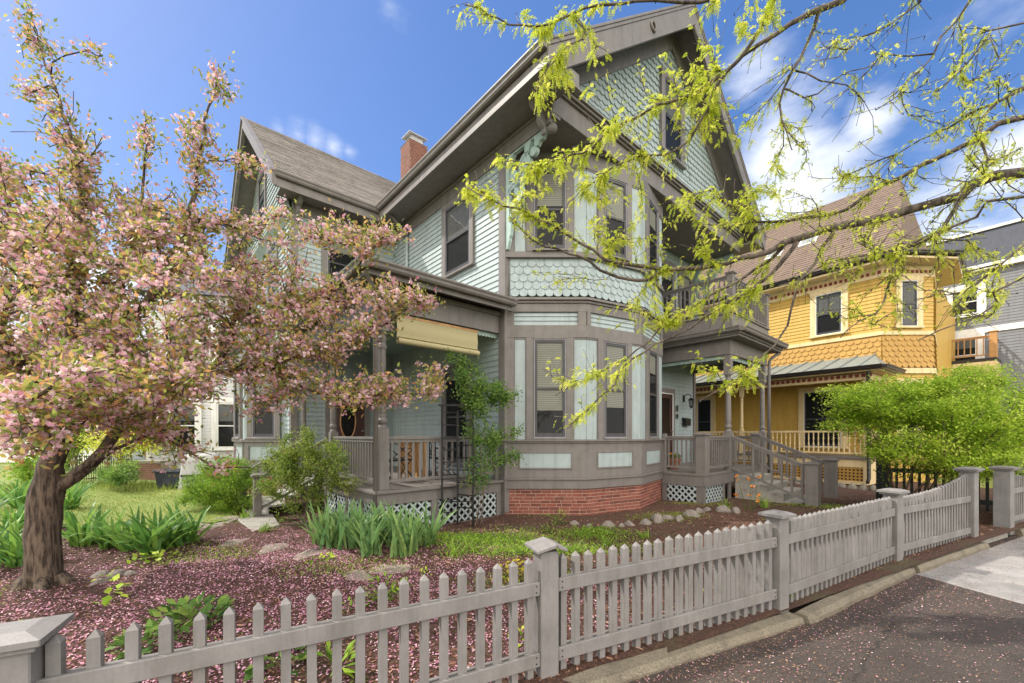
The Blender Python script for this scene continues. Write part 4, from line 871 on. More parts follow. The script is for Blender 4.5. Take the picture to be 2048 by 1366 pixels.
def ywin(T, s0, s1, z0, z1, blind=None, mun=0): return window(Y_, T, s0, s1, z0, z1, cas=.18, head=.18, sill=.06, blind=blind, mats=('cream', 'white', 'sash'), muntin=mun, bmat='curtain')
def sx(x): return x + 9.5
ywin(T, sx(-2.12), sx(-1.33), 5.36, 6.85, .5, 1); ywin(T, sx(-2.5), sx(-1.35), 1.25, 3.3, None, 1); ywin(T, sx(-6.75), sx(-6.1), 1.25, 3.3); ywin(T, sx(-5.5), sx(-4.6), 5.36, 6.85, .4)
T2, L2 = seg(YB[1], YB[2]); ywin(T2, .62, 1.16, 5.33, 6.87, .98); ywin(T2, .62, 1.16, 1.3, 3.4)
mb = MB()
for i in range(60): mb.box(-9.2 + i * .15, -9.12 + i * .15, -.07, -.04, 7.12, 7.22)
T3, L3 = T2, L2
for i in range(11): sbox(mb, T2, .05 + i * .15, .13 + i * .15, .04, .07, 7.12, 7.22)
mb.build('dentils', MAT['maroon'], Y_)
mb = MB(); mb.box(-9.8, .1, -.5, 0, 7.38, 7.44); mb.prism([(-.3, -.5), (.25, -.5), (1.35, 1.25), (1.1, 4.5), (-.3, 4.5)], 7.385, 7.445); mb.build('eave_soffit', MAT['cream'], Y_)
gutter(Y_, [(-9.8, -.5, 7.60), (.24, -.5, 7.60), (1.36, 1.24, 7.60), (1.1, 4.5, 7.60)], m='gutter')
mb = MB(); mb.prism([(-.3, -.48), (.22, -.48), (1.33, 1.25), (1.08, 4.5), (-.3, 4.5)], 7.45, 7.56); mb.build('bay_roof', MAT['gutter'], Y_)
def lapslope(par, name, mat, x0, x1e, x1r, y0, z0, y1, z1, e=.16, thick=.015):
    dy, dz = y1 - y0, z1 - z0; Ls = math.hypot(dy, dz); ny, nz_ = -dz / Ls, dy / Ls; k = 0; mb = MB(); n = int(Ls / e)
    mb.slab([(x0, y0, z0 - .12), (x1e, y0, z0 - .12), (x1r, y1, z1 - .12), (x0, y1, z1 - .12)], (0, 0, .10))
    for i in range(n):
        a = i / n; b = min(1, (i + 1.1) / n); x = x0; x1 = x1e + (x1r - x1e) * (a + b) / 2
        while x < x1:
            xe = min(x + random.uniform(.5, 1.2), x1); t1 = thick + random.uniform(0, .007)
            A = [(x, y0 + dy * a, z0 + dz * a), (xe, y0 + dy * a, z0 + dz * a), (xe, y0 + dy * b, z0 + dz * b), (x, y0 + dy * b, z0 + dz * b)]
            mb.hexa(A + [(A[j][0], A[j][1] + ny * (t1 if j < 2 else .003), A[j][2] + nz_ * (t1 if j < 2 else .003)) for j in range(4)]); x = xe
    return mb.build(name, MAT[mat], par)
lapslope(Y_, 'roof', 'roofred', -9.8, .33, -.42, -.5, 7.58, 3.4, 11.73)
mb = MB(); mb.slab([(.30, -.5, 7.50), (-.44, 3.4, 11.66), (.30, 7.3, 7.50)], (-.08, 0, 0)); mb.slab([(-9.8, 3.4, 11.6), (-.44, 3.4, 11.6), (.30, 7.3, 7.45), (-9.8, 7.3, 7.45)], (0, 0, .1)); mb.build('hip_roof', MAT['roofred'], Y_)
for i, (xs, t_) in enumerate(((-4.3, .38), (-3.1, .42))):
    y0 = -.5 + 3.9 * t_; z0 = 7.58 + 4.15 * t_; y1 = y0 + .55; z1 = z0 + .585; nn = Vector((0, -.73, .685)) * .06
    mb = MB(); mb.slab([(xs, y0, z0), (xs + .6, y0, z0), (xs + .6, y1, z1), (xs, y1, z1)], nn, 0); sk = mb.build('skylight', MAT['white'], Y_)
    mb = MB(); mb.slab([(xs + .06, y0 + .06, z0 + .064), (xs + .54, y0 + .06, z0 + .064), (xs + .54, y1 - .06, z1 - .064), (xs + .06, y1 - .06, z1 - .064)], nn * 1.15); mb.build('pane', MAT['glass'], sk)
# its porch
mb = MB(); mb.box(-9.5, -.15, -1.85, 0, .92, .98); mb.build('porch_floor', MAT['trim'], Y_)
mb = MB(); mb.box(-9.5, -.2, -1.80, -1.76, .66, .92); mb.box(-9.5, -.2, -1.82, -1.76, .12, .22)
for i in range(7): mb.box(-9.3 + i * 1.5, -9.15 + i * 1.5, -1.81, -1.75, .22, .66)
mb.box(-.24, -.2, -1.76, 0, .12, .92); mb.build('porch_skirt', MAT['cream'], Y_)
T, L = seg((-9.3, -1.76), (-.25, -1.76)); lattice(Y_, T, 0, L, .22, .66, 'orange', .10, .05, square=True)
MAT['cream_b'] = MAT['cream']
def tbal(par, p, q, z0, z1, n):
    mb = MB(); p = Vector(p); q = Vector(q); mb.bar((p.x, p.y, z1), (q.x, q.y, z1), .08, .06); mb.bar((p.x, p.y, z0), (q.x, q.y, z0), .05, .05)
    for i in range(n): a = p.lerp(q, (i + .5) / n); h = z1 - z0; mb.lathe(a.x, a.y, [(z0, .024), (z0 + h * .2, .024), (z0 + h * .25, .013), (z0 + h * .4, .026), (z0 + h * .55, .013), (z0 + h * .7, .024), (z0 + h * .75, .014), (z1, .022)], 6)
    return mb.build('railing', MAT['cream'], par)
tbal(Y_, (-9.3, -1.72), (-4.1, -1.72), 1.10, 1.80, 38); tbal(Y_, (-3.95, -1.72), (-.32, -1.72), 1.10, 1.80, 26); tbal(Y_, (-.22, -1.65), (-.22, -.1), 1.10, 1.80, 11)
for x in (-9.3, -6.1, -4.0, -.25): column(Y_, x, -1.70, .98, 3.55, .9, .4, .13, 'cream')
mb = MB(); mb.box(-9.5, -.15, -1.80, -1.6, 3.42, 3.62); mb.box(-.3, -.15, -1.6, 0, 3.42, 3.62); mb.build('porch_beam', MAT['cream'], Y_)
mb = MB()
for i in range(58): mb.box(-9.3 + i * .16, -9.21 + i * .16, -1.84, -1.80, 3.50, 3.60)
mb.build('dentils', MAT['maroon'], Y_)
mb = MB(); mb.box(-9.5, .15, -2.1, 0, 3.64, 3.68); mb.build('porch_soffit', MAT['cream'], Y_)
mb = MB(); mb.hexa([(-9.6, -2.14, 3.69), (.2, -2.14, 3.69), (.2, 0.05, 3.69), (-9.6, 0.05, 3.69), (-9.6, -2.14, 3.76), (.2, -2.14, 3.76), (-.45, 0.05, 4.44), (-9.6, 0.05, 4.44)])
for i in range(19): x = -9.4 + i * .5; mb.bar((x, -2.12, 3.785), (x, .0, 4.45), .025, .04)
mb.build('metal_porch_roof', MAT['galv'], Y_); gutter(Y_, [(-9.6, -2.16, 3.80), (.24, -2.16, 3.80), (.24, 0, 3.80)], m='gutter')
pipe(Y_, [(-.12, -2.06, 3.7), (-.14, -1.98, 3.5), (-.14, -1.90, .35), (-.14, -2.05, .22)], .05, 'gutter')
# ------------------------------------------------------------------ the grey house far right
H = GH = hframe('grey_house', 'grey clapboard house with white trim and slate mansard, far right behind the yellow house', 'house', 20.6, 20.2, HYA)
GB = [(-2, 0), (11, 0)]
mb = MB(); mb.box(-2, 11, 0, 8, 0, 9.3); mb.build('wall', MAT['greysid'], GH)
T, L = seg(*GB); mb = MB(); clap(mb, T, 0, L, .1, 9.2, .13, .02); mb.build('siding', MAT['greysid'], GH)
mb = MB(); sbox(mb, T, 0, L, 0, .22, 9.2, 9.45); sbox(mb, T, 0, L, 0, .06, 6.35, 6.6); sbox(mb, T, 5.55, 5.75, 0, .06, .1, 9.2); mb.build('white_trim', MAT['white'], GH)
mb = MB(); mb.hexa([(-2.2, -.2, 9.45), (11.2, -.2, 9.45), (11.2, 8.2, 9.45), (-2.2, 8.2, 9.45), (-1.8, .6, 11.2), (10.8, .6, 11.2), (10.8, 7.4, 11.2), (-1.8, 7.4, 11.2)]); mb.build('mansard_roof', MAT['darkroofgrey'], GH)
mb = MB(); mb.box(-1.9, 10.9, .5, 7.5, 11.2, 11.32); mb.build('cornice', MAT['white'], GH)
def gwin(s0, s1, z0, z1): return window(GH, T, s0, s1, z0, z1, cas=.22, head=.22, sill=.06, blind=.3, mats=('white', 'white', 'white'), bmat='curtain', d0=.04)
gwin(2.65, 3.55, 7.25, 8.5); gwin(2.6, 3.5, 4.6, 6.2); gwin(6.2, 7.1, 7.25, 8.5); gwin(6.2, 7.1, 3.9, 5.5)
mb = MB(); mb.box(-1, 2.2, -1.6, 0, 4.85, 5.0); mb.build('balcony_floor', MAT['gutter'], GH)
mb = MB(); mb.box(-1, 2.2, -1.6, 0, .0, 4.85); mb.build('porch_wall', MAT['cream'], GH)
rail(GH, (-.9, -1.5), (2.1, -1.5), 5.15, 5.95, 16, m='wood'); rail(GH, (2.1, -1.5), (2.1, 0), 5.15, 5.95, 8, m='wood'); newel(GH, 2.1, -1.5, 5.0, 6.15, .22, 'wood')
pipe(GH, [(5.0, -.10, 9.2), (5.0, -.10, .2)], .06, 'white')
H = Hsave

# ------------------------------------------------------------------ left background buildings
PH = empty('pale_house', 'pale grey house with white window trim behind the grill at the back of the lawn', 'house', W(455, 950, 15.5).xy.to_3d(), math.atan2(.25, 1))
mb = MB(); mb.box(-2.55, 1.6, 0, 6, 0, 6.6); mb.build('wall', MAT['pale'], PH)
T, L = seg((-2.55, 0), (1.6, 0)); mb = MB(); clap(mb, T, 0.12, L, .5, 6.6, .12); mb.build('siding', MAT['pale'], PH)
mb = MB(); sbox(mb, T, -.02, .13, 0, .05, .0, 6.6); sbox(mb, T, .0, L, 0, .14, 6.5, 6.8); sbox(mb, T, .13, L, 0, .05, .0, .5); mb.build('corner_board', MAT['white'], PH)
for s0 in (.72, 2.2): window(PH, T, s0, s0 + .85, 1.15, 2.9, cas=.16, head=.18, mats=('white', 'white', 'white'), blind=.4, bmat='curtain'); window(PH, T, s0, s0 + .85, 4.1, 5.8, cas=.16, head=.18, mats=('white', 'white', 'white'), blind=.4, bmat='curtain')
mb = MB(); mb.hexa([(-2.9, -.4, 6.8), (1.9, -.4, 6.8), (1.9, 6.3, 6.8), (-2.9, 6.3, 6.8), (-2.9, 2.9, 8.9), (1.9, 2.9, 8.9), (1.9, 3.0, 8.9), (-2.9, 3.0, 8.9)]); mb.build('roof', MAT['darkroofgrey'], PH)
WH = empty('white_house', 'distant white clapboard house seen through the blossom at the far left', 'house', W(30, 950, 26).xy.to_3d(), .15)
mb = MB(); mb.box(-9, 5, 0, 8, -.5, 6.0); mb.build('wall', MAT['white'], WH)
T, L = seg((-9, 0), (5, 0)); mb = MB(); clap(mb, T, 0, L, 0, 6.0, .14, .02); mb.build('siding', MAT['white'], WH)
for s0 in (1.5, 5, 8.5, 11.5):
    for z0 in (1.2, 4.0): window(WH, T, s0, s0 + .9, z0, z0 + 1.5, cas=.14, mats=('white', 'white', 'sash'), blind=.3, bmat='curtain')
mb = MB(); mb.hexa([(-9.4, -.4, 6), (5.4, -.4, 6), (5.4, 8.4, 6), (-9.4, 8.4, 6), (-9.4, 3.9, 8.4), (5.4, 3.9, 8.4), (5.4, 4.1, 8.4), (-9.4, 4.1, 8.4)]); mb.build('roof', MAT['darkroofgrey'], WH)
# low brick wall and iron fence at the back of the lawn
a = W(262, 950, 14.6); b = W(322, 950, 14.2)
t = empty('brick_wall', 'low old brick wall at the back of the lawn beside the pale house', 'wall', (0, 0, 0)); T, L = seg((a.x, a.y), (b.x, b.y))
mb = MB(); sbox(mb, T, 0, L, -.25, 0, 0, .72); mb.build('wall_core', MAT['mortar'], t); bricks(t, T, 0, L, .02, .70, 'brickold', name='brick_courses'); mb = MB(); sbox(mb, T, -.02, L, -.28, .03, .72, .79); mb.build('coping', MAT['step'], t)
def ironfence(a, b, h, label, n):
    t = empty('iron_fence', label, 'fence', (0, 0, 0)); a = Vector(a); b = Vector(b); mb = MB(); mb.bar((a.x, a.y, h), (b.x, b.y, h), .03, .03); mb.bar((a.x, a.y, .2), (b.x, b.y, .2), .03, .03); mb.build('rail', MAT['black'], t)
    mb = MB()
    for i in range(n): p = a.lerp(b, i / (n - 1)); mb.tube([(p.x, p.y, .05), (p.x, p.y, h + .06)], .011, 5)
    mb.build('bars', MAT['black'], t)
a = W(150, 950, 13.8); b = W(262, 950, 14.5); ironfence((a.x, a.y), (b.x, b.y), .95, 'low black iron fence at the back of the lawn behind the shrubs', 26)
# storage bin and covered grill
p = G(348, 980, .1); p = Vector((W(345, 900, 12.2).x, 12.2, .1))
t = empty('storage_bin', 'dark grey plastic storage bin with lid at the back edge of the lawn', 'bin', p, .15)
mb = MB(); mb.hexa([(-.26, -.22, 0), (.26, -.22, 0), (.26, .22, 0), (-.26, .22, 0), (-.32, -.27, .50), (.32, -.27, .50), (.32, .27, .50), (-.32, .27, .50)]); mb.box(-.1, .1, -.262, -.235, .12, .3); mb.build('body', MAT['plasticbin'], t, bevel=.015)
mb = MB(); mb.box(-.36, .36, -.31, .31, .50, .55); mb.box(-.32, .32, -.27, .27, .55, .58); mb.build('lid', MAT['plasticbin'], t, bevel=.012)
p = Vector((W(405, 900, 12.0).x, 12.0, .1)); t = empty('covered_grill', 'barbecue grill under a pale grey fitted cover beside the storage bin', 'grill', p, .25)
mb = MB(); prof = [(.50, .30, 0), (.50, .29, .35), (.48, .27, .65), (.46, .25, .82), (.40, .23, .98), (.30, .17, 1.04)]; n = 20; vs = []; fs = []
for j, (a_, b_, z) in enumerate(prof):
    for i in range(n):
        th = 2 * math.pi * i / n; cx_ = math.copysign(abs(math.cos(th)) ** .35, math.cos(th)); cy_ = math.copysign(abs(math.sin(th)) ** .35, math.sin(th)); k = 1 + .05 * math.sin(th * 6 + j) * (1 - z)
        vs.append((a_ * cx_ * k, b_ * cy_ * k, z + .03 * math.sin(th * 3 + j)))
for j in range(len(prof) - 1):
    for i in range(n): q = j * n + i; w_ = j * n + (i + 1) % n; fs.append((q, w_, w_ + n, q + n))
fs.append(tuple(range((len(prof) - 1) * n, len(prof) * n))); mb.add(vs, fs); mb.build('cover', MAT['cover'], t, smooth=True)
mb = MB(); mb.box(-.40, .40, -.335, -.30, .40, .46); mb.build('strap', MAT['black'], t)
# paths: flags, stepping stones, edging stones
import bmesh
def stone(name, c, sx_, sy_, sz, m, label, cat, group, flatk=1, rz=0, seed=0):
    r = random.Random(seed); bm = bmesh.new(); n = 26 if flatk == 1 else 22
    for _ in range(n):
        a = r.uniform(0, 6.283); 
        if flatk == 1: el = r.uniform(-.2, 1.5); k = r.uniform(.85, 1.1); v = (sx_ * math.cos(a) * math.cos(el) * k, sy_ * math.sin(a) * math.cos(el) * k, sz * math.sin(el) * r.uniform(.75, 1.1))
        else: k = r.uniform(.72, 1.08); v = (sx_ * math.cos(a) * k, sy_ * math.sin(a) * k, sz * r.uniform(.8, 1.05) if _ % 2 else 0)
        bm.verts.new(v)
    bmesh.ops.convex_hull(bm, input=bm.verts); 
    for v in [v for v in bm.verts if not v.link_faces]: bm.verts.remove(v)
    me = bpy.data.meshes.new(name); bm.to_mesh(me); bm.free(); me.materials.append(MAT[m]); o = bpy.data.objects.new(name, me); COL.objects.link(o)
    b = o.modifiers.new('bevel', 'BEVEL'); b.width = min(sx_, sz) * .3; b.segments = 3; b.limit_method = 'NONE'
    me.polygons.foreach_set('use_smooth', [True] * len(me.polygons)); o.location = c; o.rotation_euler = (0, 0, rz); return tag(o, label, cat, group)
SP = [(1149, 1054, .10, 'small grey'), (1178, 1058, .09, 'low brown'), (1216, 1056, .13, 'pale rounded'), (1243, 1054, .09, 'mossy small'), (1257, 1050, .12, 'greenish'), (1291, 1048, .13, 'grey speckled'), (1313, 1044, .17, 'large pinkish'), (1335, 1042, .12, 'upright pale'), (1357, 1044, .13, 'mossy flat'), (1382, 1038, .16, 'tilted pinkish grey'), (1399, 1027, .15, 'rounded pink'), (1416, 1024, .13, 'reddish'), (1446, 1024, .17, 'broad brown'), (1470, 1025, .15, 'flat brown')]
WHERE = ['at the left end of the stone row', 'second from the left in the stone row', 'third from the left end of the row', 'just left of the greenish stone', 'left of the grey speckled stone', 'between the greenish and the large pinkish stone', 'in the middle of the stone row', 'just right of the large pinkish stone', 'left of the tilted stone', 'below the lattice of the right porch', 'beside the lattice corner', 'right of the rounded pink stone', 'below the orange flowers', 'at the right end of the stone row']
for i, (px, py, s_, c_) in enumerate(SP):
    p = G(px, py, .07); stone('edging_stone', (p.x, p.y, gz(p.x, p.y) - .04), s_ * 1.15, s_ * .8, s_ * 1.05, 'stone', c_ + ' field stone ' + WHERE[i], 'stone', 'field stones edging the bed', rz=i * 1.3, seed=i)
FS = [(385, 1062, .62, .20, 'pale flagstone on the path nearest the lawn'), (430, 1050, .45, .2, 'long pale flagstone leading to the concrete pad'), (475, 1086, .30, .12, 'small flagstone half buried in petals left of the path'), (545, 1095, .36, .15, 'narrow pale flagstone right of the grassy tuft'), (620, 1112, .34, .16, 'brownish flagstone in front of the porch irises'), (775, 1135, .38, .2, 'flat tan flagstone behind the fence and cracked post'), (715, 1150, .3, .12, 'buried flagstone behind the middle pickets')]
for i, (px, py, a_, b_, lb) in enumerate(FS): p = G(px, py, .08); stone('flagstone', (p.x, p.y, gz(p.x, p.y) - .034), a_ * .9, b_ * 1.45, .045, 'flag', lb, 'flagstone', 'flagstones of the garden path', flatk=2, rz=.5 + i * .3, seed=40 + i)
for i, (px, py, s_, lb) in enumerate([(200, 1153, .12, 'pale rounded rock beside the crabapple trunk'), (206, 1166, .13, 'low rock just below the pale rounded rock by the trunk'), (235, 1152, .13, 'mossy flat rock right of the crabapple trunk'), (262, 1150, .1, 'small buried rock right of the mossy flat rock')]):
    p = G(px, py, .07); stone('rock', (p.x, p.y, gz(p.x, p.y) - .04), s_, s_ * .8, s_ * .8, 'stone', lb, 'rock', 'rocks beside the tree', rz=i, seed=70 + i)
p = G(455, 1041, .1); stone('boulder', (p.x, p.y, .05), .34, .16, .13, 'flag', 'long smooth pale boulder beside the concrete pad', 'rock', None, rz=.5, seed=90)
mb = MB(); q = [G(470, 1038, .1), G(545, 1030, .1), G(560, 1052, .1), G(505, 1066, .1)]; mb.slab([(a.x, a.y, .02) for a in q], (0, 0, .11)); mb.build('concrete_pad', MAT['step'], None, bevel=.012, kind='structure')
# front path from the gate opening to the stone steps and the white border stones next door
mb = MB(); q = [(7.15, 6.28), (8.22, 6.82), (7.9, 9.3), (7.2, 9.95), (6.35, 9.2)]; mb.slab([(x, y, -.02) for x, y in q], (0, 0, .085)); mb.build('path', MAT['step'], None, kind='structure', bevel=.01)
for i in range(9):
    px = 1572 + i * 22; Yy = 13.6 - i * .22; p = W(px, 950, Yy); stone('border_stone', (p.x, p.y, .0), .17, .12, .26, 'flag', ['first', 'second', 'third', 'fourth', 'fifth', 'sixth', 'seventh', 'eighth', 'ninth'][i] + ' white topped border stone from the left below the yellow house lattice', 'border stone', 'border stones by the yellow house', rz=i, seed=i + 100)
p = G(1676, 1192, .0); mb = MB(); mb.add([(-.03, -.02, .01), (.03, -.015, .02), (.035, .02, .004), (0, .03, .03), (-.03, .015, .012), (0, 0, .035)], [(0, 1, 5), (1, 2, 5), (2, 3, 5), (3, 4, 5), (4, 0, 5)]); o = mb.build('paper_scrap', MAT['white'], None, label='crumpled white paper scrap on the asphalt below the fence', cat='litter'); o.location = p
# ------------------------------------------------------------------ vegetation
def grow(limbs, targets, step=.14, jit=.25, seed=1, tip=.004, power=2.3, sag=0.0):
    """limbs: list of (points, r0, r1). targets: (n,3). returns nodes pos,parent,radius and the end nodes"""
    r = np.random.default_rng(seed); pos = []; par = []; rad = []; dirs = []
    for pts, r0, r1 in limbs:
        pts = [Vector(p) for p in pts]; tot = sum((b - a).length for a, b in zip(pts[:-1], pts[1:])); acc = 0
        if pos:
            P = np.array(pos); d = np.linalg.norm(P - np.array(pts[0]), axis=1); prev = int(d.argmin()) if d.min() < .35 else -1
        else: prev = -1
        for k in range(len(pts)):
            a = pts[k]; b = pts[k + 1] if k < len(pts) - 1 else None
            n = 1 if b is None else max(1, int((b - a).length / step))
            pa = pts[k - 1] if k > 0 else a; pb = pts[k + 2] if k + 2 < len(pts) else b
            for i in range(n):
                t = i / n
                if b is None: p = a
                else:
                    p = a.lerp(b, t); 
                    if k > 0 or pb is not None:   # catmull-rom
                        p = .5 * ((2 * a) + (b - pa) * t + (2 * pa - 5 * a + 4 * b - pb) * t * t + (3 * a - pa - 3 * b + pb) * t ** 3)
                q = np.array(p) + r.normal(size=3) * .012 * (1 if 0 < i else .3)
                pos.append(q); par.append(prev); rad.append((r0[k] + ((r0[k + 1] - r0[k]) * t if b is not None else 0)) if isinstance(r0, list) else r0 + (r1 - r0) * min(1, (acc + (0 if b is None else (b - a).length * t)) / tot) ** .7); prev = len(pos) - 1
            if b is not None: acc += (b - a).length
    nl = len(pos); P = np.array(pos); par = list(par); rad = list(rad)
    T = np.asarray(targets); d = np.min(np.linalg.norm(T[:, None, :] - P[None], axis=2), axis=1) if len(T) else np.zeros(0)
    ends = [0] * len(T); Pl = list(P); cap = len(T) * 14 + nl; A = np.zeros((cap, 3)); A[:nl] = P; n_ = nl
    for ti in np.argsort(d):
        t = T[ti]; dd = np.linalg.norm(A[:n_] - t, axis=1); j = int(dd.argmin()); D = dd[j]
        if D < .03: ends[ti] = j; continue
        # back up a little so branches leave at an acute angle
        for _ in range(int(D * 1.5 / step)): 
            if par[j] >= 0 and rad_len_ok(j, par): j = par[j]
        a = A[j]; D = np.linalg.norm(t - a); pd = a - A[par[j]] if par[j] >= 0 else t - a; pd = pd / max(1e-6, np.linalg.norm(pd))
        c = a + pd * D * .35 + r.normal(size=3) * D * jit * .35; c[2] += sag * D
        n = max(2, min(12, int(D / step))); prev = j
        for i in range(1, n + 1):
            u = i / n; q = (1 - u) ** 2 * a + 2 * u * (1 - u) * c + u * u * t
            if i < n: q = q + r.normal(size=3) * D * .018 * jit / .25
            if n_ >= cap: break
            A[n_] = q; par.append(prev); rad.append(0); prev = n_; n_ += 1
        ends[ti] = prev
    A = A[:n_]; area = np.zeros(n_); has = np.zeros(n_, bool)
    for i in range(n_): 
        if par[i] >= 0: has[par[i]] = True
    for i in range(n_ - 1, -1, -1):
        if not has[i]: area[i] = tip ** power
        rr = area[i] ** (1 / power)
        if i < nl: rr = max(min(rr, rad[i] * 1.15), rad[i])
        rad[i] = rr
        if par[i] >= 0: area[par[i]] += area[i] if i >= nl else rr ** power
    return A, par, rad, ends, nl
def rad_len_ok(j, par): return True
def branch_mesh(name, mat, A, par, rad, parent, minr=0, sides=(9, 5, 3)):
    n = len(A); kids = [[] for _ in range(n)]
    for i, p in enumerate(par):
        if p >= 0: kids[p].append(i)
    main = [max(k, key=lambda q: rad[q]) if k else -1 for k in kids]; mb = MB()
    for i in range(n):
        if par[i] >= 0 and main[par[i]] == i: continue
        ch = [i]; j = i
        while main[j] >= 0: j = main[j]; ch.append(j)
        pts = [A[k] for k in ch]; rs = [rad[k] for k in ch]
        if par[i] >= 0: pts = [A[par[i]]] + pts; rs = [min(rad[par[i]], rs[0] * 1.25)] + rs
        if len(pts) < 2: continue
        m = max(rs); s = 26 if m > .1 else sides[0] if m > .05 else sides[1] if m > .012 else sides[2]
        mb.tube([Vector(p) for p in pts], rs, s, rough=.07 if m > .1 else 0)
    return mb.build(name, mat, parent, smooth=True)
def ell(specs, seed=3):
    """sample points in screen-described ellipsoids placed at real depths: (px,py,rx,ry,Y0,Y1,n)"""
    r = np.random.default_rng(seed); out = []
    for px, py, rx, ry, y0, y1, n in specs:
        k = 0
        while k < n:
            a = r.uniform(-1, 1, 3)
            if (a ** 2).sum() > 1: continue
            Y = (y0 + y1) / 2 + a[2] * (y1 - y0) / 2; out.append(np.array(W(px + a[0] * rx, py + a[1] * ry, Y))); k += 1
    return np.array(out)
def twig_points(A, par, ends, back, per, spread, seed=5):
    """points scattered round the outer end of every twig, with the twig's own direction"""
    r = np.random.default_rng(seed); P = []; D = []
    for e in ends:
        j = e; chain = [e]
        for _ in range(back):
            if par[j] < 0: break
            j = par[j]; chain.append(j)
        for _ in range(per):
            k = r.integers(0, max(1, len(chain) - 1)) if len(chain) > 1 else 0; a = A[chain[k]]; b = A[chain[min(k + 1, len(chain) - 1)]]
            u = r.random(); p = a * (1 - u) + b * u; d = a - b; nn = np.linalg.norm(d); d = d / nn if nn > 1e-6 else r.normal(size=3)
            P.append(p + r.normal(size=3) * spread); D.append(d)
    return np.array(P), np.array(D)
MAT['bark_crab'] = bark('crabapple_bark', (.030, .020, .013), (.15, .11, .078), 30)
MAT['bark_locust'] = bark('locust_bark', (.05, .038, .032), (.15, .12, .10), 12)
MAT['bark_twig'] = bark('shrub_twig_bark', (.08, .055, .04), (.18, .13, .09), 12)
MAT['blossom'] = leafmat('pink_blossom', [(0, (.46, .17, .25)), (.25, (.62, .35, .41)), (.6, (.72, .52, .55)), (.8, (.78, .60, .62)), (1, (.88, .80, .78))], .5, .7)
MAT['crableaf'] = leafmat('bronze_green_leaf', [(0, (.12, .18, .04)), (.4, (.30, .34, .08)), (.65, (.50, .46, .12)), (.85, (.60, .38, .15)), (1, (.60, .30, .14))], .55)
MAT['locustleaf'] = leafmat('yellow_green_locust_leaf', [(0, (.36, .46, .04)), (.5, (.62, .69, .07)), (1, (.86, .84, .18))], .55)
MAT['mapleleaf'] = leafmat('lime_green_leaf', [(0, (.18, .32, .03)), (.5, (.38, .54, .05)), (1, (.60, .70, .11))], .45)
MAT['shrubleaf'] = leafmat('shrub_leaf', [(0, (.10, .17, .03)), (.5, (.22, .32, .05)), (1, (.42, .47, .10))], .4)
MAT['yewleaf'] = leafmat('fresh_yew_leaf', [(0, (.08, .16, .02)), (.5, (.20, .35, .04)), (1, (.38, .52, .06))], .4)
MAT['roseleaf'] = leafmat('rose_leaf', [(0, (.06, .14, .025)), (.5, (.13, .25, .05)), (1, (.28, .38, .08))], .4)
MAT['iris'] = leafmat('iris_blade', [(0, (.07, .17, .04)), (.5, (.14, .30, .06)), (1, (.30, .46, .08))], .4, .4)
MAT['irisblue'] = leafmat('bluish_iris_blade', [(0, (.09, .19, .07)), (.5, (.16, .29, .10)), (1, (.30, .42, .13))], .4, .4)
MAT['redleaf'] = leafmat('red_pink_blossom', [(0, (.30, .04, .06)), (.5, (.55, .14, .20)), (1, (.75, .38, .40))], .3)

# --- crabapple
t = empty('crabapple_tree', 'crabapple tree covered in pink blossom with a thick ridged trunk, left foreground', 'tree', (-5.03, 4.41, .05))
def WL(l): return [W(*a) for a in l]
tb = Vector((-5.03, 4.41, .0)); up1 = W(88, 1010, 4.42); frk = W(100, 955, 4.42)
limbs = [([tb, Vector((-5.03, 4.41, .13)), W(86, 1100, 4.41), up1, frk, W(125, 860, 4.45), W(140, 760, 4.5), W(150, 640, 4.6), W(158, 500, 4.7), W(160, 330, 4.8), W(110, 180, 4.85), W(75, 80, 4.9), W(48, -20, 4.9)], [.20, .155, .128, .120, .115, .072, .058, .046, .034, .020, .011, .007, .003], 0),
    ([W(96, 985, 4.42), W(150, 952, 4.5), W(205, 905, 4.6), W(240, 855, 4.7), W(295, 830, 4.85), W(345, 790, 5.0), W(400, 758, 5.1), W(450, 700, 5.2), W(475, 620, 5.3), W(490, 560, 5.3)], .078, .020),
    ([W(345, 790, 5.0), W(430, 745, 5.0), W(530, 730, 5.1), W(640, 700, 5.2), W(740, 660, 5.2), W(830, 610, 5.2), W(872, 598, 5.2)], .04, .008),
    ([W(120, 870, 4.45), W(170, 840, 4.2), W(225, 800, 4.0), W(300, 770, 3.9), W(380, 760, 3.8)], .05, .015),
    ([W(150, 945, 4.45), W(250, 890, 4.3), W(320, 862, 4.3), W(380, 905, 4.3), W(430, 935, 4.35), W(500, 935, 4.4)], .025, .008),
    ([W(475, 620, 5.3), W(520, 640, 5.3), W(600, 610, 5.3), W(690, 560, 5.3), W(760, 480, 5.3), W(810, 460, 5.3)], .035, .007),
    ([W(140, 760, 4.5), W(210, 690, 4.6), W(290, 610, 4.7), W(350, 520, 4.8), W(385, 400, 4.9), W(400, 300, 4.9), W(440, 140, 4.9)], .07, .006),
    ([W(125, 860, 4.45), W(60, 760, 4.1), W(10, 690, 3.9), W(-60, 620, 3.8), W(-140, 520, 3.8)], .09, .02),
    ([W(150, 640, 4.6), W(80, 540, 4.6), W(30, 440, 4.7), W(-20, 330, 4.8)], .06, .012),
    ([W(210, 690, 4.6), W(250, 540, 5.0), W(285, 400, 5.1), W(290, 220, 5.1)], .045, .006),
    ([W(120, 870, 4.45), W(100, 830, 3.9), W(60, 800, 3.3), W(20, 790, 2.9)], .05, .012),
    ([W(530, 730, 5.1), W(620, 780, 5.2), W(720, 790, 5.2), W(860, 785, 5.2)], .02, .006)]
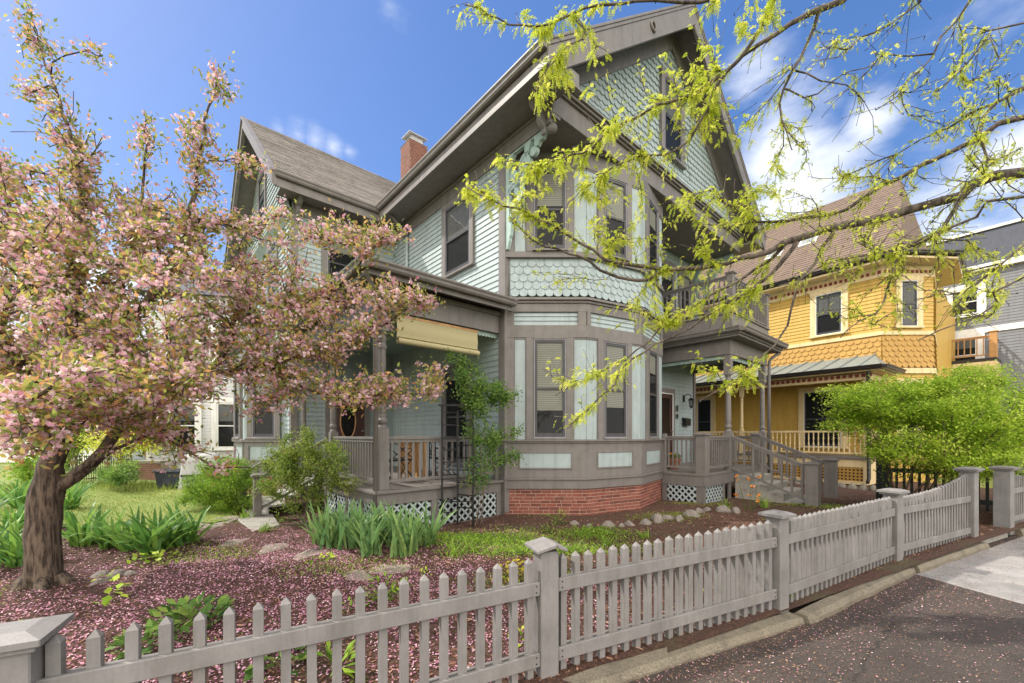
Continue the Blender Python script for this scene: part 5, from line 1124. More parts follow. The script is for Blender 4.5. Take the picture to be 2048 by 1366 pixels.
ce = [(100, 660, 180, 190, 3.3, 5.8, 320), (60, 440, 150, 120, 3.8, 5.8, 160), (290, 590, 180, 170, 3.6, 5.8, 260), (-20, 300, 60, 90, 4.2, 5.2, 24), (310, 470, 90, 80, 4.2, 5.6, 50), (250, 840, 120, 40, 3.6, 4.4, 24), (340, 770, 160, 80, 3.4, 5.0, 90), (470, 560, 120, 130, 4.4, 5.8, 100), (560, 690, 140, 90, 4.4, 5.8, 105),
      (680, 640, 120, 80, 4.7, 5.7, 80), (770, 590, 90, 35, 4.8, 5.5, 36), (850, 602, 28, 14, 5.0, 5.4, 8), (790, 775, 90, 34, 4.8, 5.5, 44), (650, 770, 110, 50, 4.6, 5.6, 48), (700, 470, 80, 50, 4.9, 5.7, 30), (590, 450, 80, 60, 4.8, 5.8, 36), (785, 470, 40, 30, 5.0, 5.6, 11),
      (230, 430, 110, 80, 4.2, 5.6, 66), (110, 220, 55, 120, 4.4, 5.3, 20), (62, 70, 28, 70, 4.7, 5.1, 16), (170, 300, 55, 70, 4.4, 5.2, 26), (290, 270, 22, 70, 4.9, 5.3, 12), (400, 300, 45, 60, 4.7, 5.2, 24), (438, 165, 18, 45, 4.8, 5.0, 9), (375, 420, 90, 60, 4.5, 5.5, 36), (500, 328, 50, 12, 4.8, 5.1, 8), (180, 110, 30, 12, 4.8, 5.0, 5), (40, 180, 30, 14, 4.8, 5.0, 6),
      (50, 850, 100, 75, 2.7, 4.1, 80), (180, 760, 120, 60, 2.9, 4.2, 60), (400, 915, 90, 22, 4.1, 4.6, 10), (300, 860, 50, 30, 4.2, 4.6, 8), (530, 800, 70, 40, 4.4, 5.4, 24), (-160, 620, 160, 260, 3.3, 5.4, 120), (600, 560, 90, 60, 4.8, 5.8, 30), (860, 740, 40, 12, 5.0, 5.4, 6)]
A, par, rad, ends, nl = grow(limbs, ell(ce, 3), .15, .28, 2, .0045)
branch_mesh('trunk', MAT['bark_crab'], A[:], par, rad, None).parent = t
t.location = (0, 0, 0)
P, D = twig_points(A, par, ends, 3, 4, .06, 5); P = np.repeat(P, 5, 0) + rng.normal(0, .020, (len(P) * 5, 3)); kp = rng.random(len(P)) < np.clip(1.35 - (P[:, 2] - 2.6) * .26, .28, 1); P = P[kp]
F = flower_quads(P, rdir(len(P)) + [0, -.25, .4], rng.uniform(.015, .025, len(P))); fr = np.tile(np.clip(rng.normal(.45, .25, len(P)), 0, 1), 5)
P2, D2 = twig_points(A, par, ends, 4, 20, .075, 6)
quads_obj('blossoms', MAT['blossom'], F, fr, t); quads_obj('leaves', MAT['crableaf'], leaf_quads(P2, unit(D2) + rdir(len(P2)) * .9 + [0, 0, .15], rng.uniform(.04, .085, len(P2)), rng.uniform(.02, .036, len(P2))), None, t)
# root flare
mb = MB()
for k in range(6): a = k * 1.05 + .3; d = Vector((math.cos(a), math.sin(a), 0)); mb.tube([tb + Vector((0, 0, .16)) + d * .12, tb + d * .24 + Vector((0, 0, .05)), tb + d * .36 + Vector((0, 0, .02)), tb + d * .52 + Vector((0, 0, -.01))], [.07, .05, .035, .012], 9, rough=.1)
mb.build('root_flare', MAT['bark_crab'], t, smooth=True)

# --- honey locust reaching in from the right
t = empty('honey_locust_tree', 'honey locust tree with yellow green feathery leaves whose branches reach in from the right', 'tree', (0, 0, 0))
LT = Vector((5.5, 2.3, 0)); L1 = Vector((5.45, 2.35, 1.5)); L2 = Vector((5.3, 2.45, 3.0)); L3 = Vector((5.15, 2.6, 4.2)); L4 = Vector((4.9, 2.8, 5.4))
LC = Vector((4.6, 3.0, 5.2))
lim = [([LT, L1, L2, L3, L4, L4 + Vector((-.3, .3, 1.4))], .17, .06),
    ([L2, W(2048, 345, 3.3), W(1924, 390, 3.4), W(1851, 411, 3.5), W(1778, 433, 3.6), W(1704, 448, 3.7), W(1631, 466, 3.8), W(1594, 477, 3.85), W(1540, 503, 3.9), W(1478, 515, 4.0), W(1420, 533, 4.05), W(1328, 541, 4.1), W(1299, 559, 4.1), W(1236, 555, 4.15), W(1200, 541, 4.2), W(1156, 511, 4.2), W(1090, 493, 4.25), W(1035, 449, 4.3), W(1020, 425, 4.3)], .062, .007),
    ([W(1328, 541, 4.1), W(1288, 533, 4.1), W(1236, 526, 4.0), W(1185, 500, 4.0), W(1120, 460, 4.0), W(1060, 430, 4.0), W(985, 400, 4.0), W(930, 372, 4.0)], .022, .006),
    ([L3, W(2060, 232, 3.4), W(1940, 284, 3.5), W(1869, 320, 3.6), W(1765, 369, 3.7), W(1690, 419, 3.8), W(1640, 432, 3.85), W(1576, 441, 3.9), W(1514, 444, 4.0), W(1470, 415, 4.0), W(1420, 380, 4.1)], .036, .008),
    ([L4, W(1800, -70, 3.4), W(1689, 0, 3.5), W(1630, 22, 3.55), W(1580, 48, 3.6), W(1520, 88, 3.65), W(1471, 125, 3.7), W(1420, 165, 3.7), W(1361, 198, 3.8), W(1317, 209, 3.8), W(1273, 234, 3.9), W(1214, 267, 3.9), W(1185, 293, 4.0), W(1126, 315, 4.0), W(1082, 333, 4.0), W(1046, 326, 4.0)], .042, .006),
    ([W(1636, 24, 3.55), W(1613, 88, 3.6), W(1586, 140, 3.6), W(1569, 176, 3.65), W(1560, 205, 3.7), W(1572, 260, 3.7), W(1583, 300, 3.7)], .016, .005),
    ([W(1586, 140, 3.6), W(1640, 160, 3.5), W(1690, 170, 3.5), W(1728, 203, 3.5)], .009, .004),
    ([W(1575, 178, 3.65), W(1610, 195, 3.6), W(1660, 165, 3.6), W(1700, 140, 3.6), W(1755, 130, 3.6)], .008, .004),
    ([L4 + Vector((-.3, .3, 1.2)), W(1560, -60, 3.2), W(1400, 5, 3.3), W(1310, 0, 3.35), W(1244, 4, 3.4), W(1200, 11, 3.4), W(1141, 29, 3.5), W(1097, 48, 3.5), W(1046, 51, 3.5), W(980, 33, 3.6), W(930, 10, 3.6)], .036, .005),
    ([W(1141, 29, 3.5), W(1170, 60, 3.5), W(1120, 110, 3.5), W(1080, 160, 3.5), W(1060, 200, 3.5)], .009, .004),
    ([W(1560, -60, 3.2), W(1540, 20, 3.4), W(1500, 90, 3.5), W(1440, 160, 3.6), W(1400, 240, 3.7), W(1350, 300, 3.8), W(1260, 320, 3.8), W(1190, 350, 3.85)], .02, .005),
    ([W(1594, 477, 3.85), W(1560, 530, 3.9), W(1493, 588, 4.0), W(1456, 603, 4.0), W(1383, 654, 4.1), W(1310, 687, 4.1), W(1251, 731, 4.1), W(1214, 783, 4.1), W(1156, 834, 4.1), W(1137, 856, 4.1)], .022, .005),
    ([W(1560, 500, 3.9), W(1480, 560, 4.1), W(1400, 605, 4.2), W(1346, 640, 4.2), W(1273, 702, 4.2), W(1200, 745, 4.2), W(1110, 790, 4.2)], .018, .004),
    ([W(1664, 470, 3.75), W(1631, 525, 3.8), W(1595, 569, 3.8), W(1576, 650, 3.8), W(1550, 690, 3.8), W(1493, 742, 3.8), W(1456, 775, 3.8), W(1400, 800, 3.8)], .016, .004),
    ([W(1924, 393, 3.4), W(1884, 459, 3.4), W(1850, 480, 3.4), W(1789, 525, 3.45), W(1752, 628, 3.5), W(1719, 642, 3.5), W(1682, 675, 3.5)], .018, .004),
    ([L2, W(2060, 393, 3.0), W(1953, 433, 3.2), W(1887, 459, 3.3), W(1814, 492, 3.4), W(1740, 510, 3.5), W(1650, 530, 3.6), W(1560, 570, 3.7)], .022, .005),
    ([L2, W(2065, 545, 2.7), W(1997, 606, 2.8), W(1953, 635, 2.9), W(1880, 660, 3.0), W(1840, 680, 3.0)], .022, .004),
    ([L3, W(2060, 480, 2.9), W(1990, 540, 3.0), W(1920, 585, 3.1), W(1830, 600, 3.2)], .018, .004),
    ([L4, W(1980, -40, 3.1), W(1940, 0, 3.2), W(1911, 44, 3.25), W(1882, 73, 3.3), W(1864, 114, 3.3), W(1812, 164, 3.3), W(1794, 193, 3.3), W(1753, 220, 3.3)], .016, .004),
    ([W(1864, 108, 3.3), W(1825, 112, 3.3), W(1775, 108, 3.3), W(1755, 118, 3.3)], .007, .004),
    ([L4, W(1900, -60, 3.2), W(1840, 5, 3.3), W(1780, 50, 3.4), W(1720, 75, 3.4), W(1680, 115, 3.4), W(1630, 122, 3.5)], .012, .004),
    ([L3, W(2070, 40, 3.0), W(1970, 82, 3.1), W(1930, 130, 3.2), W(1880, 180, 3.2)], .014, .004), ([L3, W(2070, 165, 3.0), W(1999, 202, 3.1), W(1955, 217, 3.2), W(1897, 255, 3.3), W(1838, 281, 3.4), W(1760, 330, 3.5)], .022, .004),
    ([W(1984, 212, 3.1), W(1960, 270, 3.1), W(1975, 320, 3.1), W(1940, 380, 3.1)], .012, .004)]
le = [(1000, 385, 100, 95, 3.8, 4.4, 55), (1160, 400, 140, 120, 3.8, 4.4, 95), (1320, 440, 140, 90, 3.8, 4.4, 62), (1095, 150, 45, 100, 3.4, 3.8, 24), (1200, 140, 100, 70, 3.4, 3.9, 16), (1290, 240, 120, 60, 3.6, 4.1, 32), (1400, 150, 80, 110, 3.5, 4.0, 30), (950, 30, 60, 30, 3.5, 3.7, 10), (1480, 430, 110, 70, 3.8, 4.2, 40), (1400, 600, 150, 60, 3.9, 4.4, 62), (1280, 640, 90, 50, 4.0, 4.4, 24),
      (1190, 745, 120, 55, 3.9, 4.3, 26), (1150, 830, 45, 30, 4.0, 4.3, 9), (1090, 560, 40, 20, 4.0, 4.3, 5), (1470, 740, 90, 50, 3.6, 4.0, 16), (1410, 720, 40, 30, 3.7, 4.0, 5), (1600, 380, 140, 80, 3.5, 4.2, 62), (1700, 470, 150, 70, 3.3, 4.0, 70), (1850, 500, 170, 80, 3.1, 3.7, 90), (1950, 300, 110, 130, 2.9, 3.6, 85), (1750, 350, 110, 50, 3.4, 3.8, 34), (1800, 120, 200, 100, 3.1, 3.6, 26), (1950, 600, 110, 70, 2.7, 3.4, 34), (1650, 590, 110, 60, 3.4, 3.9, 22), (1480, 40, 120, 40, 3.2, 3.6, 24), (1130, 40, 110, 35, 3.4, 3.7, 20), (1600, 70, 80, 60, 3.4, 3.7, 12), (1450, 250, 70, 60, 3.6, 4, 16), (1960, 100, 90, 80, 3.0, 3.4, 16), (1780, 640, 90, 40, 3.3, 3.6, 12), (1590, 260, 50, 60, 3.6, 3.9, 10), (1920, 310, 60, 40, 1.9, 2.2, 3)]
TL = ell(le, 13)
bare = ell([(1800, 130, 230, 120, 3.0, 3.7, 70), (1650, 250, 120, 80, 3.4, 3.9, 26), (1980, 240, 80, 200, 2.9, 3.4, 60), (1850, 420, 190, 100, 3.0, 3.7, 70), (1500, 200, 130, 110, 3.4, 4.0, 40), (1860, 600, 150, 80, 3.0, 3.6, 46), (1700, 560, 140, 90, 3.3, 3.8, 40), (1350, 350, 150, 120, 3.7, 4.2, 30)], 14)
A, par, rad, ends, nl = grow(lim, np.concatenate([TL, bare]), .10, .34, 4, .0021, 2.2); allends = ends; ends = ends[:len(TL)]
branch_mesh('trunk', MAT['bark_locust'], A, par, rad, t)
# knobbly spur stubs along the thin branches
mb = MB()
for i in range(0, len(A)):
    if rad[i] < .016 and par[i] >= 0 and random.random() < .5: d = Vector(rdir(1)[0]); p = Vector(A[i]); mb.tube([p, p + d * random.uniform(.012, .03)], [rad[i] * 1.3 + .0012, .0012], 3)
mb.build('spurs', MAT['bark_locust'], t)
def pinnate(P, D, L, pairs=7, seed=9, lw=.0052):
    """drooping feathery leaves: P bases, D directions, L lengths"""
    r = np.random.default_rng(seed); n = len(P); D = unit(D); S = unit(np.cross(D, unit(r.normal(size=(n, 3)) * .6 + [0, 0, 1]))); L = L[:, None]; out = []; g = np.array([0, 0, -1.0])
    def at(s): return P + D * L * s + g * L * .45 * s * s
    for k in range(1, pairs + 1):
        s = .12 + .88 * k / pairs; c = at(s); tan = unit(D + g * .9 * s); ll = L * .30 * (1 - .55 * abs(s - .5))
        for sg in (1, -1):
            d = unit(S * sg + tan * .55 + r.normal(size=(n, 3)) * .18); w = np.cross(d, np.cross(tan, S * sg)); w = unit(np.cross(d, unit(np.cross(S * sg, tan)) + r.normal(size=(n, 3)) * .3)) * ll * .26
            out.append(np.stack([c, c + d * ll * .5 + w, c + d * ll, c + d * ll * .5 - w], 1))
    a = at(0); b = at(.5); c = at(1); w = S * .0012
    out.append(np.stack([a - w, b - w, b + w, a + w], 1)); out.append(np.stack([b - w, c - w * .5, c + w * .5, b + w], 1))
    return np.concatenate(out, 0), np.tile(r.random(n), 1), len(out)
P, D = twig_points(A, par, ends, 4, 12, .016, 8); Pb, Db = twig_points(A, par, allends[len(TL):], 3, 3, .01, 9)
sx_ = P[:, 0] / P[:, 1] * FPX + 1024; small = np.where(sx_ > 1560, .55, 1.0) * np.where(P[:, 2] > 5.3, .75, 1)
D = D * .8 + rdir(len(P)) * .9 + [0, 0, -.1]; Ln = rng.uniform(.032, .078, len(P)) * small
P = np.concatenate([P, Pb]); D = np.concatenate([D, Db * .7 + rdir(len(Pb))]); Ln = np.concatenate([Ln, rng.uniform(.03, .055, len(Pb))])
Q, rr, no_ = pinnate(P, D, Ln); quads_obj('leaves', MAT['locustleaf'], Q, np.tile(np.clip(rr + rng.normal(0, .1, len(rr)), 0, 1), no_), t)

# --- generic shrub
def shrub(name, label, cat, base, specs, mat, leafL, leafW, per, spread, stems=7, tip=.003, back=3, seed=1, step=.12, up=(0, 0, .3), bark_='bark_twig', group=None, flat_=None, stem_r=.02, sleeve=.12, stemtop=.35):
    t = empty(name, label, cat, (0, 0, 0), 0, group); T = ell(specs, seed); b = Vector(base); c = T.mean(0); lim = []; r = random.Random(seed)
    for k in range(stems):
        a = 2 * math.pi * k / stems + r.uniform(-.3, .3); p0 = b + Vector((math.cos(a), math.sin(a), 0)) * sleeve * r.uniform(.4, 1); q = Vector(T[r.randrange(len(T))]); q = b.lerp(q, .75); mid = p0.lerp(q, .5) + Vector((math.cos(a), math.sin(a), 0)) * .06 + Vector((0, 0, stemtop * .3))
        lim.append(([p0, mid, q], stem_r, stem_r * .3))
    A, par, rad, ends, nl = grow(lim, T, step, .3, seed, tip); branch_mesh('stems', MAT[bark_], A, par, rad, t, sides=(7, 4, 3))
    P, D = twig_points(A, par, ends, back, per, spread if flat_ is None else np.array([.14, .14, .045]), seed)
    upn = None if flat_ is None else np.tile(np.array([0, 0, 1.0]), (len(P), 1))
    quads_obj('foliage', MAT[mat], leaf_quads(P, unit(D) * .6 + rdir(len(P)) * (.8 if flat_ is None else [.9, .9, .3]) + np.array(up), rng.uniform(.7, 1.2, len(P)) * leafL, rng.uniform(.8, 1.2, len(P)) * leafW, upn), np.clip(np.repeat(rng.normal(.5, .22, len(P) // per), per) + rng.normal(0, .14, len(P)), 0, 1), t); return t
shrub('burning_bush', 'large spreading bush with layers of bright lime green leaves beside the gate opening', 'bush', (8.25, 8.55, .08),
      [(1700, 800, 55, 35, 7.6, 9.2, 55), (1790, 800, 100, 50, 7.2, 9.6, 150), (1900, 810, 110, 60, 7.0, 9.6, 190), (2010, 830, 110, 75, 7.0, 9.4, 190), (1850, 870, 150, 34, 7.0, 9.2, 110), (1840, 915, 120, 24, 7.2, 8.8, 46), (1700, 850, 50, 25, 7.6, 9.0, 30), (2000, 920, 80, 40, 6.9, 8.6, 60), (1960, 750, 60, 25, 7.6, 8.8, 30), (2120, 860, 80, 80, 7.2, 9.0, 60), (1770, 900, 60, 20, 7.4, 8.8, 18), (1900, 930, 60, 20, 7.2, 8.4, 14)],
      'mapleleaf', .066, .032, 88, .095, 9, .004, 3, 21, .16, (0, 0, .0), flat_=1, stem_r=.028, sleeve=.25)
shrub('flowering_shrub', 'loose twiggy shrub with small light green leaves beside the left porch steps', 'shrub', (-3.62, 7.35, .08),
      [(605, 915, 85, 60, 6.9, 7.9, 150), (550, 945, 60, 50, 6.9, 7.8, 80), (660, 930, 55, 50, 6.8, 7.5, 60), (600, 870, 40, 25, 7.1, 7.6, 20), (530, 980, 35, 20, 7.0, 7.6, 16), (690, 960, 35, 30, 6.8, 7.2, 16), (625, 985, 60, 30, 7.0, 7.8, 30), (560, 1010, 25, 12, 7.0, 7.4, 8)],
      'shrubleaf', .040, .022, 44, .05, 11, .0028, 3, 22, .10, (0, 0, .1), stem_r=.012, sleeve=.16)
shrub('yew_bush', 'dense bright green feathery bush at the edge of the lawn left of the porch steps', 'bush', (-5.75, 8.45, .06),
      [(440, 960, 62, 48, 7.9, 9.2, 170), (395, 985, 42, 34, 8.0, 9.0, 70), (480, 955, 35, 35, 8.0, 9.2, 50), (450, 1005, 60, 22, 8.0, 9.0, 50)],
      'yewleaf', .06, .016, 60, .05, 8, .003, 2, 23, .12, (0, 0, .3), stem_r=.012)
shrub('climbing_rose', 'leggy climbing rose with fresh green leaves growing through the black trellis', 'rose bush', (-.62, 7.2, .08),
      [(935, 760, 34, 45, 7.0, 7.4, 30), (970, 800, 46, 40, 7.0, 7.4, 44), (1010, 790, 36, 28, 7.1, 7.5, 16), (970, 870, 36, 45, 7.0, 7.4, 34), (1020, 860, 28, 25, 7.2, 7.5, 8), (915, 715, 18, 15, 7.1, 7.4, 7), (955, 940, 26, 30, 7.0, 7.4, 12), (1040, 915, 25, 8, 7.1, 7.3, 5), (1000, 925, 20, 12, 7.2, 7.4, 4)],
      'roseleaf', .042, .027, 64, .06, 7, .0026, 3, 24, .10, (0, 0, 0), stem_r=.011, sleeve=.12, stemtop=1)
# background shrubs and small trees, left
shrub('red_blossom_tree', 'small tree with red and pink blossom at the back of the lawn', 'tree', W(255, 955, 12.8), [(255, 835, 60, 35, 12, 13.6, 60), (290, 850, 30, 30, 12, 13.4, 24), (215, 850, 40, 30, 12.4, 13.6, 26)], 'redleaf', .07, .04, 46, .10, 4, .006, 3, 25, .2, stem_r=.045)
shrub('yellow_shrub', 'airy yellow green shrub below the red blossom tree at the back of the lawn', 'shrub', W(225, 955, 12.2), [(200, 880, 60, 30, 11.8, 12.8, 40), (270, 890, 50, 25, 11.8, 12.6, 36), (180, 820, 45, 35, 12.4, 13.2, 34), (310, 890, 26, 20, 12, 12.6, 12)], 'locustleaf', .06, .03, 34, .10, 6, .006, 3, 26, .2)
shrub('dark_shrub', 'round dark green shrub in front of the brick wall at the lawn edge', 'shrub', W(245, 968, 11.4), [(245, 945, 38, 22, 11, 12, 50), (215, 950, 20, 15, 11, 12, 16)], 'roseleaf', .07, .035, 44, .07, 6, .005, 3, 27, .2)
shrub('hedge_shrub', 'rounded green shrub behind the irises left of the trunk', 'shrub', W(60, 960, 11.5), [(60, 935, 70, 30, 11, 12.4, 60)], 'yewleaf', .08, .04, 50, .10, 6, .006, 3, 41, .2)
shrub('blossom_shrub', 'pale blossoming shrub at the back of the lawn beyond the tree trunk', 'shrub', W(150, 955, 13.2), [(130, 860, 70, 50, 12.6, 13.8, 80), (330, 870, 34, 40, 12.8, 13.8, 30)], 'shrubleaf', .08, .04, 44, .12, 6, .007, 3, 42, .2)
for i, (px, py, Y, rx, ry, lb, mt) in enumerate([(-40, 800, 20, 120, 60, 'broad leafy tree beyond the lawn at the far left edge', 'shrubleaf'), (130, 880, 18, 60, 35, 'low leafy tree in front of the distant white house', 'yewleaf'), (300, 800, 26, 60, 70, 'tall leafy tree beside the pale grey house', 'shrubleaf')]):
    shrub('background_tree', lb, 'tree', W(px, 930, Y), [(px, py, rx, ry, Y - 1.4, Y + 1.4, 90)], mt, .16, .09, 36, .22, 4, .015, 3, 30 + i, .3, stem_r=.12, group=None)

# --- strap-leaved clumps
def blades(n, L, w, lean, r, spread, droop=.35, k=6, twist=.2):
    """n arching blades: returns quads"""
    out = []; rn = []
    for _ in range(n):
        a = r.uniform(0, 2 * math.pi); l = L * r.uniform(.6, 1.15); tl = lean * r.uniform(.15, 1.3); d = Vector((math.cos(a), math.sin(a), 0)); b = Vector((r.gauss(0, spread), r.gauss(0, spread), 0)); s = Vector((-d.y, d.x, 0)); s.rotate(Matrix.Rotation(r.uniform(-.6, .6), 3, 'Z')); ww = w * r.uniform(.7, 1.2); pts = []; c = r.random(); bend = droop * r.uniform(.3, 1.8)
        for i in range(k + 1):
            t = i / k; ang = tl + bend * t * t * 1.6; 
            if i == 0: p = b.copy()
            else: p = p + (d * math.sin(ang) + Vector((0, 0, 1)) * math.cos(ang)) * l / k
            hw = ww / 2 * (1 - t ** 2.6) * (.75 + .5 * t) + .0005; pts.append((p - s * hw, p + s * hw))
        for i in range(k): out.append([pts[i][0], pts[i][1], pts[i + 1][1], pts[i + 1][0]]); rn.append(min(1, max(0, c * .8 + r.uniform(0, .2))))
    return np.array([[tuple(v) for v in q] for q in out]), rn
def clump(name, label, cat, p, n, L, w, lean, mat, seed, spread=.06, droop=.35, group=None, k=6):
    r = random.Random(seed); Q, rn = blades(n, L, w, lean, r, spread, droop, k); z = gz(p.x, p.y) - .01; o = quads_obj(name, MAT[mat], Q, rn, None, label=label, cat=cat, group=group); o.location = (p.x, p.y, z); return o
IR = [(5, 1115, 'long bladed iris clump low at the left edge in front of the others'), (45, 1135, 'small iris clump touching the left foot of the trunk'), (20, 1085, 'broad iris clump at the left edge behind the trunk'), (70, 1060, 'iris clump hidden partly by the left side of the trunk'), (-30, 1130, 'big iris clump at the left edge nearest the corner post'), (165, 1090, 'iris clump just right of the crabapple trunk'), (225, 1098, 'second iris clump right of the trunk'), (275, 1105, 'iris clump left of the pair with drooping blades'), (335, 1100, 'iris clump with one long drooping blade near the flagstones'), (302, 1112, 'front iris clump between its neighbours behind the petals'), (380, 1088, 'small iris clump beside the first flagstone'),
      (40, 1020, 'tall pale green iris clump further back at the left'), (140, 1025, 'tall pale iris clump behind the trunk at the lawn edge'), (100, 1010, 'far iris clump seen beside the trunk'), (-40, 1040, 'far left iris clump cut by the picture edge')]
for i, (px, py, lb) in enumerate(IR): clump('iris_clump', lb, 'iris', G(px, py, .08), 42, .62 if i < 11 else .86, .064, .62, 'iris', 200 + i, .06, .45, 'irises near the crabapple')
IR2 = [(640, 1090, 'iris clump at the left end of the row by the porch'), (668, 1098, 'second iris clump from the left in the porch row'), (705, 1100, 'iris clump below the porch corner post'), (742, 1112, 'front iris clump with bluish blades below the porch'), (785, 1098, 'iris clump in the middle of the porch row'), (820, 1106, 'tall iris clump left of the trellis'), (858, 1094, 'iris clump under the trellis'), (690, 1085, 'back iris clump against the lattice left of the corner post'), (762, 1092, 'back iris clump right of the porch corner post'), (805, 1112, 'front iris clump with splayed blades left of the daylily tuft'), (725, 1094, 'narrow iris clump between the corner post and the lattice')]
for i, (px, py, lb) in enumerate(IR2): clump('iris_clump', lb, 'iris', G(px, py, .08), 30, .66, .052, .45, 'irisblue', 230 + i, .055, .3, 'irises in front of the porch')
DL = [(905, 1112, .32, 'fine leaved daylily tuft right of the porch irises'), (940, 1105, .28, 'arching daylily tuft below the climbing rose'), (490, 1040, .34, 'bright green grassy tuft beside the concrete pad'), (455, 1030, .40, 'arching grassy tuft in front of the yew bush'), (532, 1066, .24, 'small dark green tuft at the corner of the concrete pad'), (1212, 1092, .2, 'bright green tuft behind the fence left of the stones'), (1285, 1078, .2, 'bright green tuft behind the fence in the middle of the stones'), (1450, 1020, .35, 'bright green tuft under the lattice of the right porch'), (1530, 1018, .4, 'arching green tuft beside the stone steps'), (845, 1085, .3, 'green tuft behind the porch irises')]
for i, (px, py, L_, lb) in enumerate(DL): clump('daylily_clump', lb, 'daylily', G(px, py, .08), 46, L_, .011, .7, 'yewleaf', 260 + i, .05, .8, 'grassy tufts in the beds', 5)
# broad-leaved low plants
def leafy(name, label, cat, p, n, R_, H_, L_, W_, mat, seed, group=None):
    r = np.random.default_rng(seed); a = r.uniform(0, 6.28, n); q = np.sqrt(r.random(n)) * R_; P = np.stack([q * np.cos(a), q * np.sin(a), r.random(n) * H_ * (1 - (q / R_) ** 2 * .6)], 1)
    D = np.stack([np.cos(a), np.sin(a), r.uniform(-.1, .9, n)], 1) + r.normal(size=(n, 3)) * .35
    t = empty(name, label, cat, (p.x, p.y, gz(p.x, p.y)), 0, group); mb = MB()
    for i in range(0, n, 3): mb.tube([(P[i, 0] * .3, P[i, 1] * .3, 0), (P[i, 0] * .8, P[i, 1] * .8, P[i, 2] * .6), tuple(P[i])], [.003, .0025, .0015], 3)
    mb.build('stems', MAT['yewleaf'], t); quads_obj('leaves', MAT[mat], leaf_quads(P, D, r.uniform(.7, 1.2, n) * L_, r.uniform(.8, 1.2, n) * W_, np.tile([0, 0, 1.0], (n, 1))), None, t); return t
BL = [(385, 1250, 110, .26, .22, .11, .065, 'roseleaf', 'bushy broad leaved plant behind the pickets left of centre'), (300, 1290, 60, .2, .16, .11, .06, 'roseleaf', 'low broad leaved plant behind the left pickets'), (560, 1330, 40, .16, .14, .10, .06, 'roseleaf', 'dark leafy plant low behind the pickets'), (225, 1205, 14, .12, .22, .10, .07, 'mapleleaf', 'sprig with pale green leaves in the petals below the trunk'), (290, 1132, 16, .16, .14, .10, .07, 'mapleleaf', 'pale green seedling in front of the drooping irises'), (330, 1122, 12, .12, .12, .09, .06, 'mapleleaf', 'small pale seedling right of the drooping irises'), (205, 1165, 10, .1, .1, .08, .05, 'mapleleaf', 'seedling beside the rocks near the trunk'),
      (770, 1200, 70, .2, .3, .10, .03, 'yewleaf', 'tall lime green perennial behind the fence left of the cracked post'), (1025, 1160, 60, .14, .24, .06, .04, 'goldleaf', 'golden leaved plant behind the fence beside the cracked post'), (1120, 1055, 60, .16, .28, .06, .03, 'shrubleaf', 'leafy green perennial in front of the brick foundation'), (1100, 1068, 40, .14, .14, .05, .03, 'shrubleaf', 'low green perennial left of the stones'), (640, 1130, 20, .14, .08, .07, .04, 'mapleleaf', 'weedy green patch behind the middle pickets'), (560, 1045, 50, .2, .12, .05, .03, 'shrubleaf', 'low weeds beside the concrete pad'), (700, 1220, 20, .12, .14, .08, .03, 'yewleaf', 'small green sprout behind the pickets'), (850, 1150, 18, .1, .1, .05, .03, 'mapleleaf', 'small seedling in the petals behind the pickets'), (1040, 1280, 14, .1, .1, .06, .03, 'mapleleaf', 'green seedling at the foot of the cracked post'), (670, 1340, 16, .1, .2, .16, .04, 'yewleaf', 'long leaved green plant right against the pickets')]
MAT['goldleaf'] = leafmat('golden_leaf', [(0, (.45, .40, .03)), (1, (.75, .62, .06))], .4)
for i, (px, py, n, R_, H_, L_, W_, mt, lb) in enumerate(BL): leafy('garden_plant', lb, 'plant', G(px, py, .06), n, R_, H_, L_, W_, mt, 300 + i)
o = leafy('fern', 'small green fern growing through the fence rails on the sidewalk side', 'fern', FP(5.12, -.02), 26, .09, .16, .07, .018, 'mapleleaf', 333); o.location.z = .10
# orange flowers beside the steps
t = empty('orange_flowers', 'tall thin stems with orange flowers beside the stone steps', 'flower', G(1500, 1022, .1)); mb = MB(); r = random.Random(5); tops = []
for i in range(9):
    a = r.uniform(-.3, .3); b = r.uniform(-.25, .25); h = r.uniform(.25, .75); mb.tube([(a * .3, b * .3, 0), (a * .7, b * .7, h * .6), (a, b, h)], [.004, .003, .002], 4); tops.append((a, b, h))
mb.build('stems', MAT['yewleaf'], t); P = np.repeat(np.array(tops), 5, 0) + rng.normal(0, .02, (45, 3)); MAT['orangepetal'] = leafmat('orange_petal', [(0, (.75, .14, .02)), (.7, (.85, .28, .03)), (1, (.9, .6, .05))], .3)
quads_obj('petals', MAT['orangepetal'], flower_quads(P, rdir(45) + [0, -.6, .4], .024), None, t)

# --- stuff: ground cover, lawn blades, fallen petals, mulch chips
def scatter(poly_fn, n, x0, x1, y0, y1, seed):
    r = np.random.default_rng(seed); out = []
    while len(out) < n:
        X = r.uniform(x0, x1, 4000); Y = r.uniform(y0, y1, 4000)
        for x, y in zip(X, Y):
            if poly_fn(x, y, r): out.append((x, y, gz(x, y)))
            if len(out) >= n: break
    return np.array(out)
def fd(x, y): return (x - F0.x) * FN.x + (y - F0.y) * FN.y
def fs(x, y): return (x - F0.x) * FD.x + (y - F0.y) * FD.y
def inhouse(x, y):
    dx, dy = x - .71, y - 7.21; v = dx * HC + dy * HS; u = -dx * HS + dy * HC
    if u > 1.3 and -2.6 < v < 8.4: return True
    if 0 < v < 5.3 and u > -.1 + abs(v - 2.65) * .42: return True
    return v > 4.1 and u > -.85 and v < 8.4
def petaldens(x, y): return math.exp(-(((x + 2.6) / 2.7) ** 2 + ((y - 4.3) / 2.3) ** 2)) 
